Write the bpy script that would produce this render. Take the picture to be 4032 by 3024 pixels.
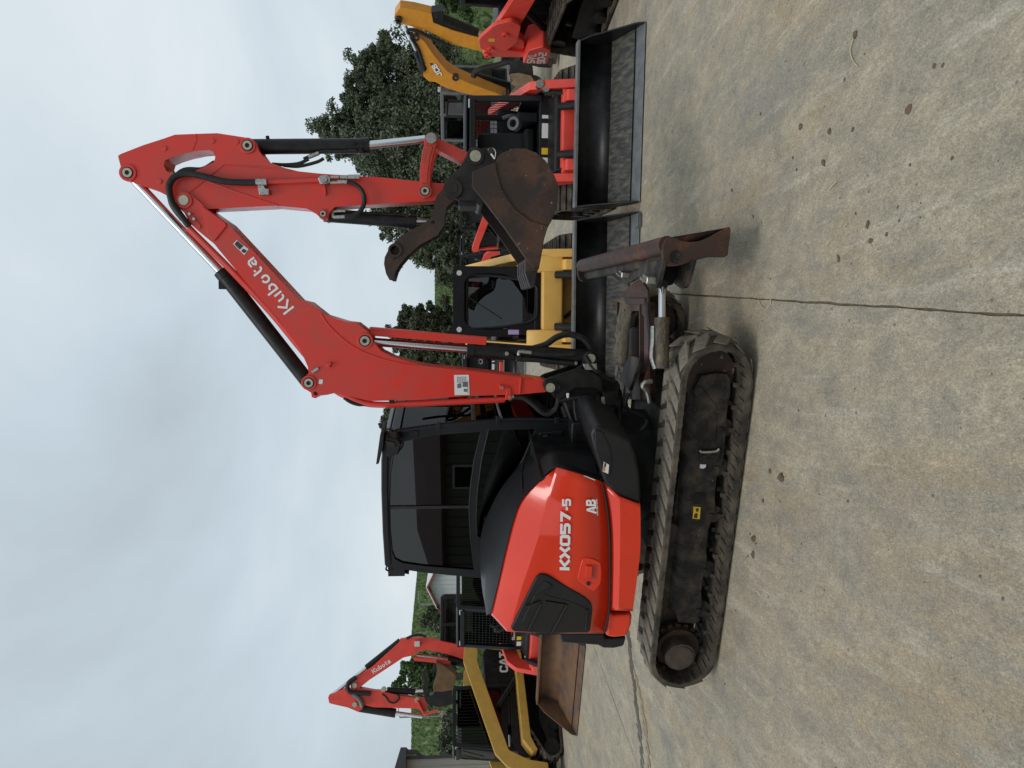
import bpy, bmesh, math, random
from mathutils import Vector, Matrix
from mathutils.geometry import tessellate_polygon
random.seed(7)
for o in list(bpy.data.objects): bpy.data.objects.remove(o)
S = bpy.context.scene
COL = S.collection
V = Vector
R = math.radians

# ------------------------------------------------------------------ camera, sky, sun, exposure
CAMH = 2.0                      # eye height of the photographer, phone held sideways (portrait view turned 90 degrees)
FPX = 2917.0                    # focal length in pixels of the 4032 px frame
PITCH = math.atan(211.0 / FPX)  # looking slightly down
cd = bpy.data.cameras.new('camera'); cam = bpy.data.objects.new('camera', cd); COL.objects.link(cam)
cd.sensor_width = 36.0; cd.lens = FPX / 4032 * 36; cd.clip_end = 3000; cd.clip_start = 0.05
c_d = V((0, math.cos(PITCH), -math.sin(PITCH))); c_r = V((1, 0, 0)); c_u = V((0, math.sin(PITCH), math.cos(PITCH)))
CAM = V((0, 0, CAMH))
cam.matrix_world = Matrix(((-c_u.x, c_r.x, -c_d.x, 0), (-c_u.y, c_r.y, -c_d.y, 0), (-c_u.z, c_r.z, -c_d.z, CAMH), (0, 0, 0, 1)))
S.camera = cam
S.view_settings.view_transform = 'Standard'; S.view_settings.look = 'None'
S.view_settings.exposure = 0.06; S.view_settings.gamma = 1.0
S.render.engine = 'CYCLES'

SUN_EL, SUN_AZ = 62.0, 215.0    # high veiled sun, behind the photographer's left shoulder
w = bpy.data.worlds.new('World'); S.world = w; w.use_nodes = True
nt = w.node_tree; nt.nodes.clear()
def wn(t, **k):
    n = nt.nodes.new(t)
    for a, b in k.items(): setattr(n, a, b)
    return n
wo = wn('ShaderNodeOutputWorld'); wb = wn('ShaderNodeBackground'); wb.inputs[1].default_value = 0.1
sky = wn('ShaderNodeTexSky', sky_type='NISHITA', sun_disc=False, sun_elevation=R(SUN_EL), sun_rotation=R(SUN_AZ), air_density=1.2, dust_density=2.0)
tc = wn('ShaderNodeTexCoord')
mp = wn('ShaderNodeMapping'); mp.inputs['Scale'].default_value = (0.9, 0.9, 1.6); mp.inputs['Location'].default_value = (7.7, 2.3, 1.1)
n1 = wn('ShaderNodeTexNoise'); n1.inputs['Scale'].default_value = 1.55; n1.inputs['Detail'].default_value = 9; n1.inputs['Roughness'].default_value = 0.52; n1.inputs['Distortion'].default_value = 0.35
r1 = wn('ShaderNodeValToRGB')
r1.color_ramp.elements[0].position = 0.33; r1.color_ramp.elements[0].color = (4.7, 5.4, 5.9, 1)
r1.color_ramp.elements[1].position = 0.68; r1.color_ramp.elements[1].color = (7.7, 8.35, 8.75, 1)
e = r1.color_ramp.elements.new(0.5); e.color = (5.9, 6.85, 7.5, 1)
mx = wn('ShaderNodeMix', data_type='RGBA'); mx.inputs[0].default_value = 0.9
nt.links.new(tc.outputs['Generated'], mp.inputs[0]); nt.links.new(mp.outputs[0], n1.inputs['Vector'])
nt.links.new(n1.outputs['Fac'], r1.inputs[0]); nt.links.new(sky.outputs[0], mx.inputs[6]); nt.links.new(r1.outputs[0], mx.inputs[7])
nt.links.new(mx.outputs[2], wb.inputs[0]); nt.links.new(wb.outputs[0], wo.inputs[0])
sl = bpy.data.lights.new('sun', 'SUN'); sl.energy = 1.1; sl.angle = R(22); sl.color = (1, 0.97, 0.92)
so = bpy.data.objects.new('sun', sl); COL.objects.link(so)
az = R(SUN_AZ); sd = V((math.sin(az) * math.cos(R(SUN_EL)), math.cos(az) * math.cos(R(SUN_EL)), math.sin(R(SUN_EL))))
so.rotation_euler = (-sd).to_track_quat('-Z', 'Y').to_euler()

# ------------------------------------------------------------------ measuring: photo pixel -> ray -> point on a plane of a machine
def ray(p): return c_d * FPX + c_r * (1512 - p[1]) - c_u * (p[0] - 2016)
class Crop:
    def __init__(s, x, y, k): s.x, s.y, s.k = x, y, k
    def __call__(s, a, b): return (s.x + a * s.k, s.y + b * s.k)
    def l(s, t): return [s(*map(float, q.split(','))) for q in t.split()]
R1 = Crop(400,400,.49729); R2 = Crop(1100,1000,.5425); R3 = Crop(1200,400,.5425); R4 = Crop(1400,1550,.5425); R5 = Crop(1900,1300,.5425); R6 = Crop(2200,1900,.5425)
Q1 = Crop(2100,800,.40687); Q2 = Crop(1500,0,.49729); Q3 = Crop(1200,2200,.5877); Q4 = Crop(1200,150,.36166); Q5 = Crop(1700,350,.40687); Q6 = Crop(1500,950,.45208)
Z1 = Crop(1740,2240,.27125); Z2 = Crop(1740,2574,.27125); Z3 = Crop(1280,2450,.27125); Z4 = Crop(1780,760,.18083); Z5 = Crop(2150,1250,.27125); Z6 = Crop(2400,0,.73779); Z7 = Crop(2400,1800,.73779)
W1 = Crop(1800,0,.31646); W2 = Crop(1800,1330,.22604); W3 = Crop(1550,1540,.31646); W4 = Crop(2080,1840,.36166)
def gnd(p, z=0.0):
    v = ray(p); return CAM + v * ((z - CAMH) / v.z)
def atd(p, y):
    v = ray(p); return CAM + v * (y / v.y)
class Frame:
    def __init__(s, o, deg):
        s.o = V((o[0], o[1], o[2] if len(o) > 2 else 0)); s.a = R(deg); s.fx = V((math.cos(s.a), math.sin(s.a), 0)); s.ay = V((-math.sin(s.a), math.cos(s.a), 0))
    def pt(s, p, y):
        v = ray(p); t = (y - (CAM - s.o).dot(s.ay)) / v.dot(s.ay); q = CAM + v * t - s.o
        return V((q.dot(s.fx), y, q.z))
    def xz(s, ps, y): return [(q.x, q.z) for q in (s.pt(p, y) for p in ps)]
    def loc(s, P):
        q = V(P) - s.o; return V((q.dot(s.fx), q.dot(s.ay), q.z))

# ------------------------------------------------------------------ materials
MATS = {}
def mat(name, col, rough=0.5, metal=0.0, col2=None, nscale=6.0, namt=0.5, bump=0.0, bscale=60.0, coat=0.0, lo=0.4, hi=0.65, col3=None, n3=25.0, lo3=.6, hi3=.72, detail=6.0, stretch=None, rough2=None, spec=None, col4=None, n4=45.0, lo4=.66, hi4=.71):
    m = bpy.data.materials.new(name); m.use_nodes = True; t = m.node_tree; b = t.nodes['Principled BSDF']
    b.inputs['Base Color'].default_value = (*col, 1); b.inputs['Roughness'].default_value = rough; b.inputs['Metallic'].default_value = metal
    if spec is not None: b.inputs['Specular IOR Level'].default_value = spec
    if coat: b.inputs['Coat Weight'].default_value = coat; b.inputs['Coat Roughness'].default_value = 0.12
    tcn = t.nodes.new('ShaderNodeTexCoord'); vec = tcn.outputs['Object']
    if stretch:
        mpn = t.nodes.new('ShaderNodeMapping'); mpn.inputs['Scale'].default_value = stretch; t.links.new(vec, mpn.inputs[0]); vec = mpn.outputs[0]
    last = None
    def layer(prev, c, sc, l, h, amt):
        n = t.nodes.new('ShaderNodeTexNoise'); n.inputs['Scale'].default_value = sc; n.inputs['Detail'].default_value = detail; n.inputs['Roughness'].default_value = 0.62
        t.links.new(vec, n.inputs['Vector'])
        r = t.nodes.new('ShaderNodeValToRGB'); r.color_ramp.elements[0].position = l; r.color_ramp.elements[1].position = h
        r.color_ramp.elements[0].color = (0, 0, 0, 1); r.color_ramp.elements[1].color = (amt, amt, amt, 1)
        t.links.new(n.outputs['Fac'], r.inputs[0])
        x = t.nodes.new('ShaderNodeMix'); x.data_type = 'RGBA'; x.inputs[7].default_value = (*c, 1)
        t.links.new(r.outputs[0], x.inputs[0])
        if prev is None: x.inputs[6].default_value = (*col, 1)
        else: t.links.new(prev, x.inputs[6])
        return x.outputs[2], r.outputs[0]
    fac = None
    if col2: last, fac = layer(None, col2, nscale, lo, hi, namt)
    if col3: last, _ = layer(last, col3, n3, lo3, hi3, 0.9)
    if col4: last, _ = layer(last, col4, n4, lo4, hi4, 0.85)
    if last is not None: t.links.new(last, b.inputs['Base Color'])
    if rough2 is not None and fac is not None:
        mr = t.nodes.new('ShaderNodeMapRange'); mr.inputs[3].default_value = rough; mr.inputs[4].default_value = rough2
        t.links.new(fac, mr.inputs[0]); t.links.new(mr.outputs[0], b.inputs['Roughness'])
    if bump:
        n = t.nodes.new('ShaderNodeTexNoise'); n.inputs['Scale'].default_value = bscale; n.inputs['Detail'].default_value = 5
        t.links.new(vec, n.inputs['Vector'])
        bp = t.nodes.new('ShaderNodeBump'); bp.inputs['Strength'].default_value = bump; bp.inputs['Distance'].default_value = 0.01
        t.links.new(n.outputs['Fac'], bp.inputs['Height']); t.links.new(bp.outputs[0], b.inputs['Normal'])
    MATS[name] = m; return m
def glass_mat(name, tint, refl=1.0):
    m = bpy.data.materials.new(name); m.use_nodes = True; t = m.node_tree; t.nodes.clear()
    o = t.nodes.new('ShaderNodeOutputMaterial'); a = t.nodes.new('ShaderNodeBsdfTransparent'); a.inputs[0].default_value = (*tint, 1)
    g = t.nodes.new('ShaderNodeBsdfGlossy'); g.inputs['Roughness'].default_value = 0.01; g.inputs[0].default_value = (refl, refl, refl, 1)
    f = t.nodes.new('ShaderNodeFresnel'); f.inputs[0].default_value = 1.6
    x = t.nodes.new('ShaderNodeMixShader')
    t.links.new(f.outputs[0], x.inputs[0]); t.links.new(a.outputs[0], x.inputs[1]); t.links.new(g.outputs[0], x.inputs[2]); t.links.new(x.outputs[0], o.inputs[0])
    MATS[name] = m; return m
RED = mat('red paint', col4=(.20, .03, .02), n4=38, lo4=.69, hi4=.72, col=(0.68, 0.030, 0.014), rough=0.30, col2=(0.50, 0.055, 0.038), nscale=5, namt=.75, rough2=.55, bump=.06, bscale=220, coat=.15, col3=(0.30, 0.05, 0.03), n3=14, lo3=.70, hi3=.78)
HOODRED = mat('glossy red panel', (0.78, 0.036, 0.007), 0.22, col2=(0.70, 0.033, 0.008), nscale=3, namt=.6, coat=.5, bump=.03, bscale=300)
WORNRED = mat('worn red paint', (0.58, 0.045, 0.028), 0.45, col2=(0.33, 0.05, 0.032), nscale=13, namt=.85, bump=.1, bscale=120, col3=(0.05, 0.03, 0.025), n3=22, lo3=.66, hi3=.72)
BGRED = mat('weathered red paint', (0.80, 0.068, 0.042), 0.45, col2=(0.62, 0.055, 0.035), nscale=5, namt=.7, col3=(0.16, .06, .04), n3=12, lo3=.68, hi3=.76)
BLACK = mat('black painted steel', (0.007, 0.007, 0.008), 0.42, spec=.28, col2=(0.026, 0.023, 0.02), nscale=11, namt=.7, bump=.08, bscale=90)
CABBLK = mat('black cab paint', (0.008, 0.0085, 0.0105), 0.36, spec=.32, col2=(0.016, 0.016, 0.018), nscale=5, namt=.5, bump=.03, bscale=200)
PLAST = mat('black plastic cover', (0.009, 0.009, 0.0098), 0.46, spec=.38, col2=(0.016, 0.016, 0.017), nscale=7, namt=.6, bump=.12, bscale=420)
DIRTY = mat('dusty black steel', (0.013, 0.012, 0.011), 0.6, spec=.3, col2=(0.115, 0.085, 0.058), nscale=6, namt=.8, lo=.44, hi=.72, bump=.15, bscale=70, col3=(0.2, .16, .12), n3=34, lo3=.66, hi3=.74)
STEEL = mat('rusty brown steel', col4=(.26, .21, .17), n4=17, lo4=.665, hi4=.70, col=(0.040, 0.025, 0.019), rough=0.55, spec=.35, col2=(0.15, 0.065, 0.035), nscale=4.5, namt=.8, lo=.45, hi=.7, bump=.25, bscale=60, col3=(.03, .026, .026), n3=9, lo3=.5, hi3=.62)
EARS = mat('dark worn steel', (0.013, 0.0125, 0.013), 0.48, spec=.35, col2=(0.038, 0.029, 0.025), nscale=8, namt=.8, bump=.15, bscale=80, col3=(.14, .07, .04), n3=16, lo3=.68, hi3=.75)
BLADE = mat('rusted blade steel', col4=(.22, .13, .09), n4=30, lo4=.67, hi4=.71, col=(0.060, 0.032, 0.025), rough=0.55, spec=.4, col2=(0.19, 0.068, 0.024), nscale=7, namt=.85, lo=.5, hi=.72, bump=.25, bscale=70, col3=(.05, .034, .03), n3=12, lo3=.5, hi3=.64)
CHROME = mat('chrome rod', (0.66, 0.67, 0.68), 0.2, 1.0)
ZINC = mat('zinc fitting', (0.50, 0.49, 0.46), 0.38, 1.0, col2=(.25, .24, .22), nscale=60, namt=.8)
PINM = mat('greased pin', (0.50, 0.48, 0.38), 0.45, .7, col2=(.3, .28, .2), nscale=40, namt=.6)
HOSE = mat('rubber hose', (0.010, 0.010, 0.0105), 0.5, spec=.35, col2=(.03, .03, .029), nscale=20, namt=.6)
RUBBER = mat('dusty track rubber', (0.15, 0.132, 0.106), 0.8, spec=.3, col2=(0.30, 0.26, 0.195), nscale=6, namt=.85, lo=.42, hi=.7, bump=.3, bscale=45, col3=(.035, .033, .031), n3=10, lo3=.55, hi3=.66)
RUBIN = mat('dark track rubber', (0.034, 0.030, 0.025), 0.75, spec=.25, col2=(0.135, 0.108, 0.078), nscale=7, namt=.85, bump=.25, bscale=60)
MUD = mat('dried mud', (0.15, 0.105, 0.065), 0.95, col2=(0.075, 0.05, 0.032), nscale=9, namt=.9, bump=.6, bscale=30)
WHITE = mat('white lettering', (0.80, 0.80, 0.80), 0.4)
LABEL = mat('white label', (0.72, 0.72, 0.70), 0.45)
LBLACK = mat('black print', (0.03, 0.03, 0.03), 0.5)
LYEL = mat('yellow label', (0.75, 0.50, 0.02), 0.45)
LORA = mat('orange label', (0.75, 0.16, 0.02), 0.45)
CATY = mat('yellow paint', (0.78, 0.45, 0.10), 0.42, col2=(0.68, 0.38, 0.085), nscale=6, namt=.6, bump=.04, bscale=150)
CATO = mat('ochre yellow paint', (0.55, 0.32, 0.055), 0.45, col2=(0.44, 0.26, 0.055), nscale=7, namt=.7)
JCBY = mat('amber yellow paint', (0.70, 0.285, 0.012), 0.42, col2=(0.55, .2, .02), nscale=6, namt=.6)
GREYST = mat('grey steel', (0.11, 0.115, 0.12), 0.5, col2=(.2, .2, .19), nscale=8, namt=.6)
BUCKBLK = mat('black bucket steel', (0.006, 0.006, 0.007), 0.38, spec=.28, col2=(.022, .021, .02), nscale=9, namt=.6, bump=.05, bscale=80)
BUCKFLOOR = mat('scuffed bucket floor', (0.035, 0.035, 0.034), 0.5, col2=(.24, .21, .15), nscale=11, namt=.75, lo=.42, hi=.85, stretch=(.5, 2.2, 1))
RUSTB = mat('rust coated bucket', (0.16, 0.075, 0.03), 0.7, col2=(0.06, 0.042, 0.032), nscale=4, namt=.9, bump=.2, bscale=40)
LENS = mat('lamp lens', (0.6, 0.6, 0.57), 0.15)
SEATM = mat('dark seat vinyl', (0.025, 0.025, 0.027), 0.6)
INT = mat('dark interior', (0.010, 0.010, 0.011), 0.7)
GLASS = glass_mat('tinted cab glass', (0.13, 0.145, 0.145))
GLASSC = glass_mat('clear cab glass', (0.40, 0.43, 0.42))
LILAC = mat('lilac tag', (0.42, 0.33, 0.60), 0.5)
MIRR = mat('mirror lens', (0.7, 0.7, 0.7), 0.05, 1.0)

# ------------------------------------------------------------------ mesh building
CUR = [None, None]                     # frame being measured in, and its offset inside the machine
def cap(p):                            # never deeper than thing > part > sub-part
    d = 0; q = p
    while q.parent: d += 1; q = q.parent
    return p if d <= 1 else p.parent
class G:
    def __init__(s): s.v = []; s.f = []
    def add(s, vs, fs):
        b = len(s.v); s.v += [tuple(q) for q in vs]; s.f += [tuple(b + i for i in f) for f in fs]; return s
    def box(s, x0, x1, y0, y1, z0, z1):
        vs = [(x, y, z) for x in (x0, x1) for y in (y0, y1) for z in (z0, z1)]
        return s.add(vs, [(0,1,3,2),(4,6,7,5),(0,4,5,1),(2,3,7,6),(0,2,6,4),(1,5,7,3)])
    def bar(s, p0, p1, w, h, up=(0,0,1)):            # square bar between two points
        p0, p1 = V(p0), V(p1); d = (p1 - p0).normalized(); u = V(up)
        if abs(d.dot(u)) > .95: u = V((1, 0, 0))
        a = d.cross(u).normalized() * (w / 2); b = a.cross(d).normalized() * (h / 2)
        vs = [p + sa * a + sb * b for p in (p0, p1) for sa, sb in ((-1,-1),(1,-1),(1,1),(-1,1))]
        return s.add(vs, [(3,2,1,0),(4,5,6,7),(0,1,5,4),(1,2,6,5),(2,3,7,6),(3,0,4,7)])
    def prism(s, pts, y0, y1, holes=(), ax='y'):
        loops = [list(pts)] + [list(h) for h in holes]
        def P(q, y): return (q[0], y, q[1]) if ax == 'y' else ((q[0], q[1], y) if ax == 'z' else (y, q[0], q[1]))
        flat = [q for l in loops for q in l]; n = len(flat); b = len(s.v)
        s.v += [P(q, y0) for q in flat] + [P(q, y1) for q in flat]
        if holes:
            tri = tessellate_polygon([[V((q[0], q[1], 0)) for q in l] for l in loops])
            for t in tri: s.f.append(tuple(b + i for i in t)); s.f.append(tuple(b + n + i for i in reversed(t)))
        else:
            s.f.append(tuple(b + i for i in range(n))); s.f.append(tuple(b + n + i for i in reversed(range(n))))
        k = 0
        for l in loops:
            m = len(l)
            for i in range(m):
                j = (i + 1) % m; s.f.append((b + k + i, b + n + k + i, b + n + k + j, b + k + j))
            k += m
        return s
    def cyl(s, p0, p1, r, r1=None, n=18, caps=True):
        p0, p1 = V(p0), V(p1); r1 = r if r1 is None else r1; d = (p1 - p0).normalized()
        u = d.orthogonal().normalized(); w_ = d.cross(u); b = len(s.v)
        for p, q in ((p0, r), (p1, r1)):
            for i in range(n):
                a = 2 * math.pi * i / n; s.v.append(tuple(p + (u * math.cos(a) + w_ * math.sin(a)) * q))
        for i in range(n): j = (i + 1) % n; s.f.append((b + i, b + j, b + n + j, b + n + i))
        if caps: s.f.append(tuple(b + i for i in reversed(range(n)))); s.f.append(tuple(b + n + i for i in range(n)))
        return s
    def ring(s, p0, p1, r, ri, n=20):
        p0, p1 = V(p0), V(p1); d = (p1 - p0).normalized(); u = d.orthogonal().normalized(); w_ = d.cross(u); b = len(s.v)
        for p, q in ((p0, r), (p1, r), (p1, ri), (p0, ri)):
            for i in range(n):
                a = 2 * math.pi * i / n; s.v.append(tuple(p + (u * math.cos(a) + w_ * math.sin(a)) * q))
        for k in range(4):
            for i in range(n):
                j = (i + 1) % n; k2 = (k + 1) % 4; s.f.append((b + k * n + i, b + k * n + j, b + k2 * n + j, b + k2 * n + i))
        return s
    def tube(s, path, r, n=10, smooth=True, caps=True):
        P = [V(p) for p in path]
        if smooth: P = spline(P, 6)
        b = len(s.v); m = len(P); u = None
        for i, p in enumerate(P):
            d = ((P[min(i + 1, m - 1)] - P[max(i - 1, 0)])).normalized()
            u = d.orthogonal().normalized() if u is None else (u - d * u.dot(d)).normalized()
            w_ = d.cross(u); rr = r(i / (m - 1)) if callable(r) else r
            for k in range(n):
                a = 2 * math.pi * k / n; s.v.append(tuple(p + (u * math.cos(a) + w_ * math.sin(a)) * rr))
        for i in range(m - 1):
            for k in range(n):
                j = (k + 1) % n; s.f.append((b + i * n + k, b + i * n + j, b + (i + 1) * n + j, b + (i + 1) * n + k))
        if caps: s.f.append(tuple(b + k for k in reversed(range(n)))); s.f.append(tuple(b + (m - 1) * n + k for k in range(n)))
        return s
    def loft(s, rows, closed=False, capends=False):
        b = len(s.v); n = len(rows[0])
        for r in rows: s.v += [tuple(q) for q in r]
        for i in range(len(rows) - 1):
            for k in range(n if closed else n - 1):
                j = (k + 1) % n; s.f.append((b + i * n + k, b + i * n + j, b + (i + 1) * n + j, b + (i + 1) * n + k))
        if capends: s.f.append(tuple(b + k for k in reversed(range(n)))); s.f.append(tuple(b + (len(rows) - 1) * n + k for k in range(n)))
        return s
    def build(s, name, m, parent=None, bevel=0.0, smooth=35, solid=0.0, loc=None, fix=True):
        me = bpy.data.meshes.new(name); me.from_pydata(s.v, [], s.f); 
        if fix:
            bm = bmesh.new(); bm.from_mesh(me); bmesh.ops.recalc_face_normals(bm, faces=bm.faces); bm.to_mesh(me); bm.free()
        me.materials.append(m)
        if smooth:
            for p in me.polygons: p.use_smooth = True
            me.set_sharp_from_angle(angle=R(smooth))
        o = bpy.data.objects.new(name, me); COL.objects.link(o)
        if parent is not None:
            o.parent = cap(parent)
            if CUR[1] is not None and parent.parent is None: o.matrix_local = CUR[1]
        if loc is not None: o.location = loc
        if solid:
            q = o.modifiers.new('solid', 'SOLIDIFY'); q.thickness = abs(solid); q.offset = -1 if solid > 0 else 1
        if bevel:
            q = o.modifiers.new('bevel', 'BEVEL'); q.width = bevel; q.segments = 2; q.limit_method = 'ANGLE'; q.angle_limit = R(38); q.harden_normals = bool(smooth)
        return o
def spline(P, k):
    if len(P) < 3: return P
    out = []; Q = [P[0] * 2 - P[1]] + P + [P[-1] * 2 - P[-2]]
    for i in range(1, len(Q) - 2):
        a, b, c, d = Q[i - 1], Q[i], Q[i + 1], Q[i + 2]
        for j in range(k):
            t = j / k; out.append(0.5 * ((2 * b) + (c - a) * t + (2 * a - 5 * b + 4 * c - d) * t * t + (3 * b - a - 3 * c + d) * t ** 3))
    out.append(P[-1]); return out
def resamp(P, n):
    P = [V(p) for p in P]; L = [0]
    for i in range(1, len(P)): L.append(L[-1] + (P[i] - P[i - 1]).length)
    out = []; j = 0
    for k in range(n):
        t = L[-1] * k / (n - 1)
        while j < len(P) - 2 and L[j + 1] < t: j += 1
        q = (t - L[j]) / max(1e-9, L[j + 1] - L[j]); out.append(P[j].lerp(P[j + 1], min(1, max(0, q))))
    return out
def rounded(pts, r, n=5):              # round every corner of a 2-D outline
    out = []; m = len(pts)
    for i in range(m):
        a, b, c = V(pts[i - 1]).to_2d(), V(pts[i]).to_2d(), V(pts[(i + 1) % m]).to_2d()
        rr = r[i] if isinstance(r, (list, tuple)) else r
        d0 = (a - b); d1 = (c - b); q = min(rr, d0.length * .45, d1.length * .45)
        if q < 1e-4: out.append((b.x, b.y)); continue
        s0 = b + d0.normalized() * q; s1 = b + d1.normalized() * q
        for k in range(n + 1):
            t = k / n; p = s0 * (1 - t) ** 2 + b * 2 * t * (1 - t) + s1 * t * t; out.append((p.x, p.y))
    return out
def circ(c, r, n=20): return [(c[0] + r * math.cos(2 * math.pi * i / n), c[1] + r * math.sin(2 * math.pi * i / n)) for i in range(n)]
def empty(name, loc=(0,0,0), rz=0.0, label=None, cat=None, group=None):
    o = bpy.data.objects.new(name, None); COL.objects.link(o); o.location = loc; o.rotation_euler = (0, 0, rz); o.empty_display_size = .2
    tag(o, label, cat, group); return o
def tag(o, label=None, cat=None, group=None, kind=None):
    if label: o['label'] = label
    if cat: o['category'] = cat
    if group: o['group'] = group
    if kind: o['kind'] = kind
    return o
def copy_tree(o, parent=None):
    c = o.copy(); COL.objects.link(c); c.parent = parent
    for ch in list(o.children): copy_tree(ch, c)
    return c
# ------------------------------------------------------------------ lettering made of strokes
GL = {
 'K': [[(.12,0),(.12,1)], [(.80,1),(.36,.5),(.80,0)]],
 'u': [[(.1,.68),(.1,.26),(.2,.12),(.36,.1)], [(.56,.68),(.56,.0)]],
 'b': [[(.1,1),(.1,.1),(.40,.1),(.56,.22),(.56,.46),(.42,.6),(.30,.6)]],
 'o': [[(.36,.62),(.22,.6),(.1,.46),(.1,.24),(.22,.1),(.44,.1),(.56,.24),(.56,.45),(.50,.55)]],
 't': [[(.2,.9),(.2,.24),(.3,.1),(.46,.1)], [(.33,.62),(.50,.62)]],
 'a': [[(.12,.62),(.42,.62),(.55,.5),(.55,.0)], [(.41,.1),(.22,.1),(.1,.23),(.22,.37),(.41,.37)]],
 'X': [[(.06,1),(.36,.5),(.06,0)], [(.86,1),(.56,.5),(.86,0)]],
 '0': [[(.3,.9),(.18,.9),(.1,.8),(.1,.2),(.18,.1),(.62,.1),(.7,.2),(.7,.8),(.62,.9),(.3,.9)]],
 '5': [[(.76,.9),(.1,.9),(.1,.54),(.60,.54),(.7,.45),(.7,.2),(.6,.1),(.05,.1)]],
 '7': [[(.05,.9),(.66,.9),(.3,0)]], '-': [[(.05,.45),(.4,.45)]], ' ': [],
 'S': [[(.74,.9),(.2,.9),(.1,.8),(.1,.62),(.2,.52),(.6,.5),(.7,.4),(.7,.2),(.6,.1),(.05,.1)]],
 'V': [[(.06,1),(.38,.1),(.7,1)]], 'L': [[(.1,1),(.1,.1),(.66,.1)]],
 '9': [[(.54,.5),(.2,.5),(.1,.6),(.1,.8),(.2,.9),(.6,.9),(.7,.8),(.7,.1),(.1,.1)]],
 '2': [[(.08,.9),(.6,.9),(.7,.8),(.7,.62),(.6,.52),(.2,.48),(.1,.38),(.1,.1),(.74,.1)]],
 'J': [[(.6,1),(.6,.25),(.48,.1),(.2,.1),(.1,.22),(.1,.36)]],
 'C': [[(.7,.68),(.7,.8),(.6,.9),(.2,.9),(.1,.8),(.1,.2),(.2,.1),(.6,.1),(.7,.2),(.7,.32)]],
 'B': [[(.1,0),(.1,.9),(.54,.9),(.64,.8),(.64,.62),(.54,.53),(.22,.53)], [(.66,.40),(.70,.30),(.68,.18),(.58,.1),(.22,.1)]],
 'A': [[(.04,0),(.34,.9),(.44,.9),(.74,0)], [(.33,.28),(.46,.28)]],
 'T': [[(.0,.9),(.7,.9)], [(.35,.78),(.35,0)]], 'D': [[(.28,.9),(.1,.9),(.1,.1),(.56,.1),(.7,.25),(.7,.75),(.56,.9),(.28,.9)]],
 'F': [[(.66,.9),(.1,.9),(.1,0)], [(.24,.5),(.52,.5)]], 'O': [[(.3,.9),(.18,.9),(.1,.8),(.1,.2),(.18,.1),(.62,.1),(.7,.2),(.7,.8),(.62,.9),(.3,.9)]],
 'N': [[(.1,0),(.1,.96),(.7,.04),(.7,1)]], 'G': [[(.7,.8),(.6,.9),(.2,.9),(.1,.8),(.1,.2),(.2,.1),(.7,.1),(.7,.48),(.42,.48)]], 'E': [[(.68,.9),(.1,.9),(.1,.1),(.68,.1)], [(.24,.5),(.56,.5)]],
}
ADV = {'-': .5, 't': .6, 'u': .74, 'b': .74, 'o': .74, 'a': .74, 'K': .9, 'X': 1.0, ' ': .4}
def strip(P, w):
    P = [V(p).to_2d() for p in P]; closed = (P[0] - P[-1]).length < 1e-6
    if closed: P = P[:-1]
    n = len(P); L = []; Rr = []
    for i in range(n):
        a = P[i - 1] if (i > 0 or closed) else None; c = P[(i + 1) % n] if (i < n - 1 or closed) else None; b = P[i]
        d0 = (b - a).normalized() if a is not None else None; d1 = (c - b).normalized() if c is not None else None
        if d0 is None: d0 = d1
        if d1 is None: d1 = d0
        nrm = V((-(d0.y + d1.y), d0.x + d1.x)); nrm = nrm.normalized() if nrm.length > 1e-6 else V((-d0.y, d0.x))
        k = w / 2 / max(.42, nrm.dot(V((-d0.y, d0.x)))); L.append(b + nrm * k); Rr.append(b - nrm * k)
    q = []
    for i in range(n if closed else n - 1):
        j = (i + 1) % n; q.append((L[i], Rr[i], Rr[j], L[j]))
    return q
def lettering(name, text, origin, dx, up, h, m, parent, stroke=.2, slant=0.0, wide=1.0, gap=0.0, thick=.0015):
    dx = V(dx).normalized(); up = V(up).normalized(); nrm = dx.cross(up).normalized(); g = G(); x = 0.0; origin = V(origin)
    for ch in text:
        for pl in GL.get(ch, []):
            for quad in strip(pl, stroke):
                vs = [origin + dx * ((x + p.x * wide + p.y * slant) * h) + up * (p.y * h) for p in quad]
                g.add(vs + [v + nrm * thick for v in vs], [(4,5,6,7),(0,1,5,4),(1,2,6,5),(2,3,7,6),(3,0,4,7)])
        x += (ADV.get(ch, .88) + gap) * wide
    return g.build(name, m, parent, smooth=0)
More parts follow.
